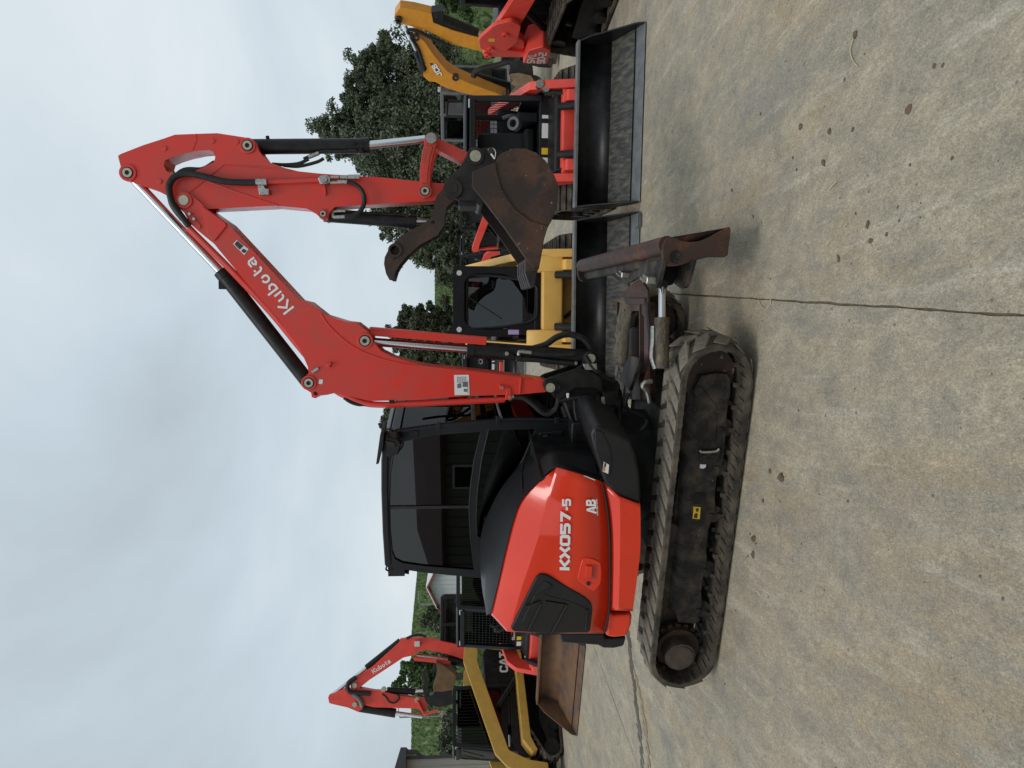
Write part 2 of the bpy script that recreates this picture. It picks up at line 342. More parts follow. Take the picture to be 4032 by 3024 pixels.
# ================================================================== the yard
def concrete():
    m = bpy.data.materials.new('yard concrete'); m.use_nodes = True; t = m.node_tree; b = t.nodes['Principled BSDF']; b.inputs['Roughness'].default_value = .82
    b.inputs['Specular IOR Level'].default_value = .3
    tcn = t.nodes.new('ShaderNodeTexCoord')
    def noise(sc, det, ro, rot=0, stretch=(1,1,1), dist=0.0):
        mp_ = t.nodes.new('ShaderNodeMapping'); mp_.inputs['Scale'].default_value = stretch; mp_.inputs['Rotation'].default_value = (0, 0, rot); t.links.new(tcn.outputs['Object'], mp_.inputs[0])
        n = t.nodes.new('ShaderNodeTexNoise'); n.inputs['Scale'].default_value = sc; n.inputs['Detail'].default_value = det; n.inputs['Roughness'].default_value = ro; n.inputs['Distortion'].default_value = dist; t.links.new(mp_.outputs[0], n.inputs['Vector']); return n.outputs['Fac']
    def ramp(f, a, b_, amt=1.0):
        r = t.nodes.new('ShaderNodeValToRGB'); r.color_ramp.elements[0].position = a; r.color_ramp.elements[1].position = b_; r.color_ramp.elements[0].color = (0,0,0,1); r.color_ramp.elements[1].color = (amt,amt,amt,1); t.links.new(f, r.inputs[0]); return r.outputs[0]
    def mixc(prev, col, fac):
        x = t.nodes.new('ShaderNodeMix'); x.data_type = 'RGBA'; x.inputs[7].default_value = (*col, 1); t.links.new(fac, x.inputs[0])
        if isinstance(prev, tuple): x.inputs[6].default_value = (*prev, 1)
        else: t.links.new(prev, x.inputs[6])
        return x.outputs[2]
    def ramp4(f, stops):
        r = t.nodes.new('ShaderNodeValToRGB'); els = r.color_ramp.elements; els[0].position, els[1].position = stops[0][0], stops[-1][0]; els[0].color = (*stops[0][1], 1); els[1].color = (*stops[-1][1], 1)
        for q, cc in stops[1:-1]: e_ = els.new(q); e_.color = (*cc, 1)
        t.links.new(f, r.inputs[0]); return r.outputs[0]
    c = ramp4(noise(3.2, 15, .80, rot=.35, stretch=(1.5, .8, 1), dist=.25), [(.30, (.205, .185, .145)), (.44, (.295, .258, .192)), (.54, (.355, .302, .218)), (.70, (.475, .41, .305))])   # grain and wear at every size
    c = mixc(c, (.185, .188, .180), ramp(noise(.8, 8, .68, rot=.5, stretch=(1.8, .6, 1), dist=.6), 0.50, .70, .62))     # slate grey traffic film
    c = mixc(c, (.40, .27, .125), ramp(noise(.7, 9, .72, rot=.6, stretch=(1.9, .7, 1), dist=.5), .52, .70, .52))       # ochre rust stains
    c = mixc(c, (.50, .455, .365), ramp(noise(7, 9, .75, rot=.55, stretch=(1, .10, 1), dist=.2), .55, .68, .6))       # long drag scratches
    c = mixc(c, (.165, .155, .132), ramp(noise(9, 9, .75, rot=-.25, stretch=(.16, 1, 1), dist=.3), .57, .72, .5))
    c = mixc(c, (.13, .115, .095), ramp(noise(95, 3, .6), .63, .72, .65))                                              # grit and pits
    c = mixc(c, (.60, .57, .50), ramp(noise(75, 3, .6, stretch=(1, .7, 1)), .655, .74, .6))
    gr = None                                                                                                           # sandy grain, three sizes
    for sc, amt, rr in ((22, .55, .3), (60, .95, .8), (140, 1.5, -.4)):
        ml = t.nodes.new('ShaderNodeMath'); ml.operation = 'MULTIPLY_ADD'; ml.inputs[1].default_value = amt; ml.inputs[2].default_value = 1 - amt * .5
        t.links.new(noise(sc, 3, .65, rot=rr, stretch=(1, .55, 1)), ml.inputs[0])
        if gr is None: gr = ml.outputs[0]
        else:
            m2 = t.nodes.new('ShaderNodeMath'); m2.operation = 'MULTIPLY'; t.links.new(gr, m2.inputs[0]); t.links.new(ml.outputs[0], m2.inputs[1]); gr = m2.outputs[0]
    vm = t.nodes.new('ShaderNodeVectorMath'); vm.operation = 'SCALE'; t.links.new(c, vm.inputs[0]); t.links.new(gr, vm.inputs[3]); c = vm.outputs[0]
    t.links.new(c, b.inputs['Base Color'])
    f = noise(55, 6, .7); bp = t.nodes.new('ShaderNodeBump'); bp.inputs['Strength'].default_value = .35; bp.inputs['Distance'].default_value = .006
    t.links.new(f, bp.inputs['Height']); t.links.new(bp.outputs[0], b.inputs['Normal']); return m
CONC = concrete()
DIRTJ = mat('joint dirt', (.12, .085, .055), .95, col2=(.19, .16, .10), nscale=20, namt=.8)
GRASSM = mat('rough grass', (.075, .11, .03), .9, col2=(.12, .12, .05), nscale=3, namt=.8, bump=.5, bscale=8)
tag(G().add([(-700,-300,-.05),(700,-300,-.05),(700,1500,-.05),(-700,1500,-.05)], [(0,1,2,3)]).build('ground', GRASSM, smooth=0), kind='structure')
sa = math.atan2(.607, 4.35); s_d = V((math.sin(sa), math.cos(sa), 0)); s_p = V((math.cos(sa), -math.sin(sa), 0)); s_o = V((.85, 6.84, 0))
yard = G().add([s_o + s_p * a + s_d * b + V((0, 0, -.010)) for a, b in ((-31.6, -26.2), (26.4, -26.2), (26.4, 25.2), (-31.6, 25.2))], [(0,1,2,3)]).build('concrete_yard', DIRTJ, smooth=0); tag(yard, kind='structure')
rj = random.Random(3)
def jag(a, b, amp, step=.07):
    n = max(2, int((b - a).length / step)); nrm = (b - a).cross(V((0, 0, 1))).normalized(); k = 0; out = []
    for i in range(n):
        k = k * .6 + rj.uniform(-amp, amp); out.append(a.lerp(b, i / n) + nrm * k)
    return out
for i in range(-6, 5):
    for j0, j1 in ((-26, -8.2), (-8.2, 1.4 if i >= 0 else 9.5), (1.4 if i >= 0 else 9.5, 17), (17, 25)):
        a0, a1 = i * 5.25, (i + 1) * 5.25; gp = .006
        c = [s_o + s_p * a + s_d * b for a, b in ((a0 + gp, j0 + gp), (a1 - gp, j0 + gp), (a1 - gp, j1 - gp), (a0 + gp, j1 - gp))]
        near = (-3 < i < 3) and j1 > -9 and j0 < 9
        ol = []
        for q in range(4): ol += jag(c[q], c[(q + 1) % 4], (.003 if near else .002), .06 if near else 1.2)
        G().prism([(p.x, p.y) for p in ol], -.05, 0, ax='z').build('slab', CONC, yard, smooth=0, fix=False if False else True)
# ================================================================== the excavator in front
XM = Frame((-0.6694, 6.1015, 0), -18.6)
EX = empty('excavator', XM.o, XM.a, 'large red excavator with black cab, parked in front on the concrete, bucket raised', 'excavator')
def pr(name, ps, y0, y1, m, parent=EX, bevel=.004, holes=(), y=None, rnd=0, f=None, smooth=35):
    f = f or CUR[0]; yy = y0 if y is None else y
    pts = f.xz(ps, yy)
    if rnd: pts = rounded(pts, rnd)
    hs = [f.xz(h, yy) if not isinstance(h[0], float) else h for h in holes]
    return G().prism(pts, y0, y1, hs).build(name, m, parent, bevel=0 if holes else bevel, smooth=smooth)
def pin(p, y, r, parent, f=None, m=PINM, deep=.012, hole=True, boss=None, bossm=RED):
    f = f or CUR[0]; c = f.pt(p, y)
    if boss:
        b = G().cyl((c.x, y + .03, c.z), (c.x, y - deep, c.z), boss, n=24).build('pin_boss', bossm, parent, bevel=.003)
    else: b = parent
    g = G()
    if hole:
        g.ring((c.x, y, c.z), (c.x, y - deep - .008, c.z), r, r * .5)
        G().cyl((c.x, y + .02, c.z), (c.x, y - deep - .001, c.z), r * .52, n=14).build('hole_dark', INT, parent)  # dark plug, its colour standing in for the shade inside the pin hole
        G().ring((c.x, y, c.z), (c.x, y - deep - .002, c.z), r * 1.25, r * .98).build('grease_ring', EARS, parent)
    else: g.cyl((c.x, y, c.z), (c.x, y - deep - .008, c.z), r, n=24)
    return g.build('pin', m, parent)

# the boom group is swung a little away from the camera round the swing post
pv = XM.pt(Q6(1980,1395), .02); pw = XM.o + XM.fx * pv.x + XM.ay * .02
XB = Frame((pw.x, pw.y, 0), -6.0)
CUR[0] = XB; CUR[1] = Matrix.Rotation(-XM.a, 4, 'Z') @ Matrix.Translation(-XM.o) @ Matrix.Translation(XB.o) @ Matrix.Rotation(XB.a, 4, 'Z')
# ---- arm
arm_o = R1.l('130,430 150,415 330,345 500,290 580,262 750,255 915,250 1060,272 1185,292 1225,325 1245,390 1290,450 1340,485 1450,525 1560,552 1750,572 2000,588 2212,600') + \
        R3.l('840,580 1040,597 1065,640 1040,690 950,718 450,748') + \
        R1.l('1850,833 1828,850 1800,890 1790,930 1760,940 1735,925 1690,880 1620,846 1380,824 850,850 700,810 600,800 520,745 430,700 240,640 172,600')
slot = R1.l('490,505 502,465 560,440 650,412 760,390 850,383 885,400 900,440 890,480 850,497 760,540 720,560 600,577 540,572 510,545')
YA = -.105
arm = pr('arm', arm_o, YA, -YA, RED, holes=[slot])
for t in ('700,718 970,497 1340,525 1500,548', '840,632 1100,725 1400,824'):
    G().tube([XB.pt(p, YA - .001) for p in R1.l(t)], .006, 6, smooth=False).build('weld_seam', RED, arm)
G().tube([XB.pt(p, YA - .001) for p in R1.l('748,255 752,310 720,388')], .003, 6, smooth=False).build('weld_seam', RED, arm)
for p in R1.l('500,372 880,312 1072,320 460,632'):
    c = XB.pt(p, YA); G().cyl((c.x, YA + .01, c.z), (c.x, YA - .008, c.z), .018, n=14).build('plug_boss', RED, arm, bevel=.003)
pin(R1(210,565), YA, .034, arm, boss=.062); pin(R1(1158,350), YA, .034, arm, boss=.058); pin(R1(1755,890), YA, .022, arm, boss=.036)
# ---- boom
boom_o = R1.l('597,765 612,735 640,718 680,722 715,738 850,862 990,958 1230,1215 1560,1570') + \
         R2.l('210,350 330,445 480,490 560,500 650,570 690,650 740,705 830,750 950,785 1060,810 1400,845 1820,895 1945,915 1985,940 1990,985 1930,1002 1740,1020 1340,1032 1000,1060 660,1068 540,1040 460,1018 400,1010 350,1022 300,1028 262,1048 236,1040 230,1008 195,985 170,940 172,905 212,865 207,820 150,690 0,480') + \
         R1.l('1160,1450 930,1175 895,1130 760,1020 700,965 655,880 605,835 595,800')
YB = -.125
# eye of the lifting lug
boom = pr('boom', boom_o, YB, -YB, RED, holes=[R2.l('245,1008 258,996 275,1002 280,1015 270,1028 255,1026')])
seam = R2.l('300,430 345,500 420,580 520,660 620,715 760,765 900,795 1100,822 1340,850 1830,905')
G().tube([XB.pt(p, YB - .001) for p in seam], .006, 6).build('weld_seam', RED, boom)
pin(R1(655,783), YB, .036, boom, hole=False, boss=.060); pin(R2(215,935), YB, .034, boom, boss=.058); pin(R2(622,630), YB, .036, boom, boss=.062)
# bolted cover plate at the boom head
pr('cover_plate', R1.l('640,850 680,870 715,880 765,950 790,985 780,1010 740,1000 700,960'), YB - .010, YB, RED, boom, y=YB, bevel=.003)
for p in R1.l('703,892 738,932'):
    c = XB.pt(p, YB); G().cyl((c.x, YB, c.z), (c.x, YB - .025, c.z), .012, n=6).build('bolt', ZINC, boom)
# head of the boom is a wider box
pr('head_gusset', R1.l('800,830 985,960 990,990 895,1105 845,1060'), YB - .014, YB, RED, boom, y=YB)
# lettering and labels on the boom
a_ = XB.pt(R1(1500,1605), YB - .002); b_ = XB.pt(R1(1245,1290), YB - .002); d_ = (b_ - a_).normalized(); u_ = V((-d_.z, 0, d_.x))
a2 = XB.pt(R1(1530,1632), YB - .002); lettering('boom_lettering', 'Kubota', a2, d_, u_, 0.098, WHITE, boom, stroke=.155, wide=1.06, gap=.06)
def sticker(name, quad, y, m, parent, f=XB, t=.0015):
    return G().prism(f.xz(quad, y), y - t, y + .001).build(name, m, parent, smooth=0)
wl = sticker('warning_label', R1.l('1070,1095 1165,1170 1130,1215 1042,1128'), YB - .002, LABEL, boom)
sticker('print_patch', R1.l('1072,1103 1122,1143 1094,1172 1052,1130'), YB - .0045, LBLACK, wl)
sticker('print_patch', R1.l('1120,1165 1150,1180 1132,1200 1105,1185'), YB - .0045, LBLACK, wl)
ol = sticker('operation_label', R2.l('1268,878 1375,877 1380,1022 1272,1025'), YB - .002, LABEL, boom)
for i in range(6): sticker('print_line', R2.l(f'{1290+i*12},890 {1293+i*12},890 {1293+i*12},{935+8*(i%3)} {1290+i*12},{935+8*(i%3)}'), YB - .0045, GREYST, ol)
for q in ('1330,930 1365,930 1365,965 1330,965', '1338,980 1362,980 1362,1000 1338,1000', '1290,945 1318,940 1320,970 1292,975', '1366,1012 1368,1012 1368,920 1366,920'):
    sticker('print_patch', R2.l(q), YB - .0045, GREYST, ol)
sticker('small_label', R2.l('290,910 318,912 312,945 284,942'), YB - .002, LABEL, boom)
# pipes running along the back of the boom
pl = R1.l('692,992 760,1062 1000,1300 1330,1650') + R2.l('130,650 280,830 400,975 520,1040 640,1082 800,1090 1000,1082 1300,1068 1640,1052')
for k, (yy, rr) in enumerate(((YB + .03, .020), (YB + .085, .018))):
    P = [XB.pt(p, yy) for p in pl]
    if k: P = [p + V((-.012, 0, .008)) for p in P]
    G().tube(P, rr, 10).build('pipe', RED, boom)
pr('pipe_clamp', R2.l('232,850 280,818 292,836 246,866'), YB - .016, YB + .1, ZINC, boom, y=YB)
pr('pipe_clamp', R2.l('795,1062 828,1060 830,1082 797,1084'), YB - .01, YB + .1, BLACK, boom, y=YB)
pr('hook', R2.l('350,822 345,795 375,782 385,800 372,806 374,822'), YB - .03, YB, RED, boom, y=YB)
pr('pipe_bracket', W2.l('735,815 755,812 765,825 830,825 920,870 940,905 940,960 960,1000 955,1075 840,1080 838,1000 855,985 855,915 835,900 740,905'), YB - .012, YB, RED, boom, y=YB)
for p in W2.l('785,870 915,1035'):
    c = XB.pt(p, YB - .012); G().cyl((c.x, YB, c.z), (c.x, YB - .032, c.z), .013, n=6).build('bolt', ZINC, boom)
G().bar(XB.pt(W2(1112,700), YB), XB.pt(W2(1088,980), YB), .014, .03, up=(0,1,0)).build('stop_bar', RED, boom, bevel=.003)
# hoses leaving the pipes at the boom foot
for k in range(3):
    P = [XB.pt(p, YB + .02 + .05 * k) for p in W2.l('960,1030 1060,1035 1180,1060 1330,1170 1450,1280 1580,1330 1700,1270 1750,1160 1770,1040')]
    P = [q + V((.012 * k, 0, -.012 * k)) for q in P]
    G().tube(P, .021, 10).build('foot_hose', HOSE, boom)
    G().cyl(P[0] - V((.02, 0, -.03)), P[0] + V((.004, 0, -.012)), .024, n=12).build('hose_fitting', ZINC, boom)
# arm-side hose: big loop round the boom head down to the valve on the arm
P = [XB.pt(p, YA - .045) for p in R1.l('690,985 620,890 560,800 535,700 545,640 590,590 680,570 800,590 960,630 1100,640 1230,640')]
G().tube(P, .024, 12).build('loop_hose', HOSE, arm)
P2 = [XB.pt(p, YA + .03) for p in R1.l('640,930 560,820 545,720 570,620 660,545 800,540 900,485')]
G().tube(P2, .022, 10).build('loop_hose', HOSE, arm)
G().tube([XB.pt(p, YA - .045) for p in R1.l('1225,636 1310,638')], .027, 12, smooth=False).build('hose_fitting', ZINC, arm)
G().tube([XB.pt(p, YA - .03) for p in R1.l('1310,638 1500,632 1720,622')], .016, 10, smooth=False).build('steel_pipe', RED, arm)
pr('pipe_clamp', R1.l('1240,660 1285,655 1300,690 1330,695 1330,740 1255,742 1245,700'), YA - .05, YA, ZINC, arm, y=YA - .03)
vb = pr('valve_block', R1.l('1715,610 1735,590 1790,585 1815,605 1812,640 1780,655 1735,655'), YA - .07, YA - .004, ZINC, arm, y=YA - .05, bevel=.004)
c = XB.pt(R1(1765,620), YA - .07); G().cyl(c, c - V((0, .03, 0)), .025, n=6).build('valve_cap', ZINC, vb)
for t, rr in (('1815,598 1880,597', .012), ('1890,597 1945,598', .015), ('1950,598 2040,597', .018), ('1810,642 1870,640', .012), ('1870,636 1945,636', .016)):
    G().tube([XB.pt(p, YA - .05) for p in R1.l(t)], rr, 12, smooth=False).build('hose_fitting', ZINC, arm)
G().tube([XB.pt(p, YA - .05) for p in R1.l('1945,636 2000,650 2050,690 2078,750 2078,810 2050,865 2000,900 1925,905')], .017, 10).build('thumb_hose', HOSE, arm)
pr('pipe_bracket', R1.l('1755,660 1775,660 1785,745 1762,745'), YA - .02, YA, RED, arm, y=YA)
# ---- hydraulic cylinders
def cylinder(name, p0, p1, p2, yc, r, rr, m=BLACK, f=XB, eye0=.05, eye1=.045, parent=EX):
    a, b, c = f.pt(p0, yc), f.pt(p1, yc), f.pt(p2, yc); d = (b - a).normalized()
    g = G().cyl(a, b, r, n=24).cyl(b - d * .05, b + d * .012, r * 1.08, n=24)
    g.cyl((a.x, yc - r * .8, a.z), (a.x, yc + r * .8, a.z), eye0, n=20)
    o = g.build(name, m, parent, bevel=.003)
    G().cyl(b - d * .05, c, rr, n=20).build('rod', CHROME, o)
    G().cyl((c.x, yc - rr * 1.3, c.z), (c.x, yc + rr * 1.3, c.z), eye1, n=20).build('rod_eye', m if m is not BLACK else EARS, o, bevel=.003)
    return o
bcyl = cylinder('bucket_cylinder', R1(1175,358), R1(2110,350), R3(915,270), 0.0, .057, .030)
for t in ('1600,455 1680,420 1760,395 1900,395 2020,385', '1350,495 1450,500 1560,490 1640,455', '1440,505 1560,512 1700,480 1760,450'):
    G().tube([XB.pt(p, -.05) for p in R1.l(t)], .013, 8).build('cylinder_hose', HOSE, bcyl)
G().tube([XB.pt(p, -.055) for p in R1.l('1640,440 1720,408')], .016, 10, smooth=False).build('hose_fitting', ZINC, bcyl)
for p in R1.l('1995,330 2050,395'):
    c = XB.pt(p, -.05); G().cyl(c, c - V((0, .02, 0)), .018, n=12).build('port_plug', BLACK, bcyl)
c = XB.pt(R1(1318,305), 0); G().cyl(c, c + V((.03, 0, .005)), .014, n=8).build('grease_port', BLACK, bcyl)
acyl = cylinder('arm_cylinder', R2(205,925), R1(955,1350), R1(225,585), 0.0, .058, .034)
c = XB.pt(R1(955,1455), 0); G().box(c.x - .03, c.x + .03, -.03, .03, c.z - .03, c.z + .02).build('port_block', BLACK, acyl, bevel=.004)
G().tube([XB.pt(p, -.05) for p in R2.l('470,1042 520,1075 580,1092 640,1085')], .016, 8).build('cylinder_hose', HOSE, acyl)
mcyl = cylinder('boom_cylinder', Z5(645,592), R2(1372,690), R2(640,635), 0.0, .066, .034, eye0=.06, eye1=.055)
g = G()
for yy in (-.062, .046): g.prism(XB.xz(R2.l('660,552 1505,612 1500,662 655,592'), -.05), yy, yy + .016)
q = XB.xz(R2.l('655,530 1508,604 1506,618 653,552'), -.05); g.prism(q, -.062, .062)
g.build('rod_guard', RED, mcyl, bevel=.004)
G().tube([XB.pt(p, -.085) for p in W2.l('1080,300 1075,262 1110,240 1290,262')], .016, 10).build('hose_fitting', ZINC, mcyl)
G().tube([XB.pt(p, -.085) for p in W2.l('1290,262 1500,290 1800,300 2050,290')], .020, 10).build('cylinder_hose', HOSE, mcyl)
G().tube([XB.pt(p, -.07) for p in W2.l('1100,370 1400,385 1800,430 2040,450')], .022, 10).build('cylinder_hose', HOSE, mcyl)
pr('port_block', W2.l('800,240 850,225 905,240 990,300 1010,370 930,380 830,345 800,300'), -.10, -.03, BLACK, mcyl, y=-.1)
pr('port_block', W2.l('1015,315 1118,318 1115,412 1028,412'), -.10, -.02, BLACK, mcyl, y=-.1)
c = XB.pt(W2(862,275), -.10); G().cyl(c, c - V((0, .015, 0)), .016, n=12).build('bolt', ZINC, mcyl)
G().cyl(XB.pt(W2(2040,450), -.075), XB.pt(W2(2085,455), -.075), .022, n=12).build('hose_fitting', ZINC, mcyl)
tcyl = cylinder('thumb_cylinder', R3(140,826), R3(800,876), R3(932,875), 0.0, .050, .022, eye0=.035, eye1=.03)
for t in ('205,800 210,835 290,835', '205,795 250,792 295,792'):
    G().tube([XB.pt(p, -.06) for p in R3.l(t)], .015, 10).build('hose_fitting', ZINC, tcyl)
G().tube([XB.pt(p, -.03) for p in R3.l('300,795 450,808 600,815 730,825 745,850')], .010, 8).build('steel_pipe', BLACK, tcyl)
# ---- bucket linkage
il = R3.l('866,270 885,235 920,222 955,238 970,275 955,320 930,400 912,500 910,590 918,650 900,690 870,703 840,690 830,655 835,600 835,500 848,390 866,310')
for y0, y1 in ((-.165, -.125), (.125, .165)):
    lk = pr('side_link', il, y0, y1, WORNRED, EX, y=-.165, bevel=.006)
    if y0 < 0:
        pr('link_rib', R3.l('878,320 930,325 905,420 893,520 890,592 850,592 850,500 862,400'), y0 - .006, y0, WORNRED, lk, y=y0, bevel=.004)
        pin(R3(918,270), y0, .040, lk, hole=False, deep=.02, m=ZINC); pin(R3(873,650), y0, .030, lk, boss=.05, bossm=WORNRED)
pr('bucket_link', R3.l('905,300 930,250 990,275 1180,365 1250,360 1270,400 1240,430 1140,440 960,345'), -.09, .09, WORNRED, EX, y=-.09, bevel=.006)
# ---- bucket: hanger ears, side plates, rolled shell, cutting edge and teeth
YK = -.37
sh = [V(p).to_3d() for p in XB.xz(R3.l('1388,444 1405,408 1450,372 1520,348 1600,348 1676,378 1744,436 1793,514 1827,592 1834,660 1822,758 1783,867 1752,918 1727,1010 1717,1080 1692,1190'), YK)]
sh = resamp(spline(sh, 3), 40)
BK = G().loft([[(p.x, YK + .01, p.y) for p in sh], [(p.x, 0, p.y) for p in sh], [(p.x, -YK - .01, p.y) for p in sh]]).build('bucket', STEEL, EX, solid=.018)
ear = R3.l('1020,570 1050,545 1120,490 1160,415 1190,360 1225,338 1265,345 1350,328 1400,345 1455,372 1520,420 1480,560 1390,640 1300,715 1260,720 1110,715 1040,680 1012,620')
for y0, y1 in ((-.19, -.155), (.155, .19)):
    eo = pr('hanger_plate', ear, y0, y1, EARS, BK, y=-.19, bevel=.004)
    if y0 < 0:
        pin(R3(1075,635), y0, .034, eo, hole=False, boss=.072, bossm=EARS, deep=.03, m=EARS)
        pin(R3(1238,398), y0, .042, eo, hole=False, boss=.066, bossm=EARS, deep=.014, m=PINM)
        c = XB.pt(R3(1350,365), y0); G().cyl(c, c - V((0, .05, 0)), .022, n=14).build('retaining_bolt', STEEL, eo)
        G().tube([XB.pt(p, y0 - .045) for p in R3.l('1330,352 1345,338 1370,342 1385,370 1380,415')], .0035, 6).build('wire_clip', LABEL, eo)
        G().tube([XB.pt(p, y0 - .045) for p in R3.l('1352,378 1380,415')], .008, 6, smooth=False).build('clip_pin', LABEL, eo)
side = R3.l('1215,510 1385,440 1400,400 1450,365 1520,340 1600,340 1680,370 1750,430 1800,510 1835,590 1842,660 1830,760 1790,870 1760,920 1735,1010 1725,1080 1700,1200 1665,1210 1620,1165 1450,920 1280,700 1215,625')
for y0, y1 in ((YK, YK + .022), (-YK - .022, -YK)):
    so_ = pr('side_plate', side, y0, y1, STEEL, BK, y=YK, bevel=.003)
    yy = (y0 - .014, y0) if y0 < 0 else (y1, y1 + .014)
    pr('wear_plate', R3.l('1217,514 1383,444 1395,520 1430,640 1520,780 1640,870 1765,905 1732,1012 1722,1080 1700,1195 1665,1206 1620,1160 1450,916 1282,698 1219,623'), yy[0], yy[1], STEEL, so_, y=YK, bevel=.004)
tq = XB.xz(R3.l('1215,520 1290,490 1385,445 1400,470 1300,530 1240,560'), YK); G().prism(tq, YK + .02, -YK - .02).build('top_plate', STEEL, BK, bevel=.003)
lip = XB.xz(R3.l('1725,1080 1700,1215 1660,1215 1600,1150 1640,1130'), YK)
G().prism(lip, YK + .002, -YK - .002).build('cutting_edge', STEEL, BK, bevel=.003)
tooth = XB.xz(R3.l('1600,1140 1660,1110 1700,1160 1700,1215 1690,1230 1668,1340 1650,1352 1630,1348 1600,1240 1598,1190'), YK)
tip = XB.xz(R3.l('1596,1238 1690,1228 1668,1342 1650,1354 1636,1350'), YK)
for k in range(5):
    yy = YK + .005 + k * (-2 * YK - .075) / 4
    to = G().prism(tooth, yy + .006, yy + .059).build('tooth', STEEL, BK, bevel=.006)
    G().prism(tip, yy, yy + .065).build('tooth_cap', EARS, to, bevel=.006)
G().cyl(XB.pt(R3(1275,725), YK + .1), XB.pt(R3(1275,725), YK + .1) + V((0, -2 * YK - .2, 0)), .03, n=12).build('cross_tube', EARS, BK)
pr('cross_tube', R3.l('1110,690 1260,700 1265,760 1120,760'), -.15, .15, EARS, BK, y=-.15)
# ---- thumb
th_o = R3.l('1020,605 1000,640 960,680 940,730 935,800 910,850 850,890 740,950 640,1030 605,1080 580,1130 575,1180 590,1250 615,1295 640,1298 660,1230 690,1180 740,1120 830,1040 960,970 1010,900 1015,850 1030,760 1100,700 1125,650 1110,600 1070,578')
TH = None
for y0, y1 in ((-.15, -.115), (.115, .15)):
    o = pr('thumb_plate' if TH else 'thumb', th_o, y0, y1, STEEL, TH or EX, y=-.15, holes=[R3.l('622,1080 632,1056 655,1046 678,1056 688,1080 678,1104 655,1114 632,1104'), R3.l('915,875 932,858 949,875 932,892')])
    TH = TH or o
c = XB.pt(R3(655,1080), -.15); G().ring((c.x, -.165, c.z), (c.x, .165, c.z), .052, .036).build('cross_tube', STEEL, TH)
wb_ = XB.xz(R3.l('600,1150 640,1080 740,990 900,910 985,880 1000,900 940,950 820,1020 730,1090 660,1190 620,1270'), -.15); G().prism(wb_, -.115, .115).build('web_plate', STEEL, TH, bevel=.003)
pr('rib', R3.l('640,1110 665,1120 640,1150 628,1140'), -.158, -.15, STEEL, TH, y=-.15, bevel=.002)

# ---- swing post and its bracket
SP = pr('swing_post', Q6.l('1700,1150 1880,1160 2060,1215 2088,1245 2085,1400 2060,1465 1990,1470 1945,1440 1930,1330 1880,1270 1720,1265'), -.13, .13, BLACK, EX, y=-.13, bevel=.02)
ear2 = Q6.l('1410,1250 1420,1215 1460,1190 1530,1168 1640,1130 1720,1100 1790,1120 1860,1150 1930,1200 1935,1330 1900,1300 1860,1280 1700,1280 1650,1310 1610,1365 1560,1385 1500,1350 1475,1312 1430,1300')
low = Q6.l('1720,1100 1750,1070 1775,990 1800,970 1835,960 1865,985 1875,1060 1960,1165 2050,1210 2070,1300 1950,1330 1860,1200')
for y0, y1 in ((-.185, -.135), (.135, .185)):
    o = pr('ear_plate', ear2, y0, y1, BLACK, SP, y=-.185, bevel=.008)
    if y0 < 0:
        pr('pin_retainer', Q6.l('1412,1258 1430,1218 1470,1205 1510,1215 1560,1255 1575,1280 1560,1300 1525,1310 1515,1340 1500,1345 1480,1318 1440,1305'), y0 - .022, y0, BLACK, o, y=y0, bevel=.008)
        pin(Q6(1474,1273), y0 - .015, .036, o, hole=False, m=PINM)
        c = XB.pt(Q6(1552,1273), y0 - .022); G().cyl(c, c - V((0, .006, 0)), .011, n=12).build('bolt_hole', INT, o)
for y0, y1 in ((-.13, -.085), (.085, .13)):
    o = pr('cylinder_lug', low, y0, y1, BLACK, SP, y=-.13, bevel=.008)
    if y0 < 0: pin(Z5(645,592), y0, .036, o, hole=False, m=PINM)
pr('dark_fill', Q6.l('1560,1230 1900,1200 1930,1420 1870,1470 1640,1420 1570,1390'), -.10, .13, BLACK, SP, y=-.10, bevel=.01)  # black block added so the shaded recess stays dark, no ground seen through
c0 = XB.pt(Q6(1860,1395), -.02); c1 = XB.pt(Q6(2095,1395), -.02)
G().cyl((c0.x, .02, c0.z), (c0.x, .02, c1.z), .10, n=24).build('pivot_column', BLACK, SP, bevel=.008)
for (t0, t1) in (((1870,1480), (1905,1480)), ((2040,1480), (2085,1480))):
    z0 = XB.pt(Q6(*t0), -.1).z; z1 = XB.pt(Q6(*t1), -.1).z
    q = [(c0.x + .12, .13), (c0.x + .12, -.09), (c0.x - .1, -.17), (c0.x - .75, -.30), (c0.x - .75, .34)]
    G().prism(rounded(q, .06), z1, z0, ax='z').build('swing_bracket', BLACK, SP, bevel=.008)
pr('curved_arm', Z5.l('395,1190 480,1190 500,1350 530,1500 545,1659 470,1659 430,1500 400,1330'), -.20, -.12, BLACK, SP, y=-.2, bevel=.01)
G().cyl(XB.pt(Z5(965,1300), -.17), XB.pt(Z5(950,1900), -.17), .043, n=20).build('swing_cylinder', BLACK, SP)
pr('grease_plate', Z5.l('800,1150 850,1150 860,1290 835,1330 800,1310'), -.21, -.19, ZINC, SP, y=-.2)
pr('hose_clamp', Z5.l('535,672 740,668 745,765 570,768'), -.17, -.14, ZINC, SP, y=-.17)
pr('hose_tag', Z5.l('292,1095 335,1095 330,1172 298,1172'), -.235, -.22, LABEL, SP, y=-.22)
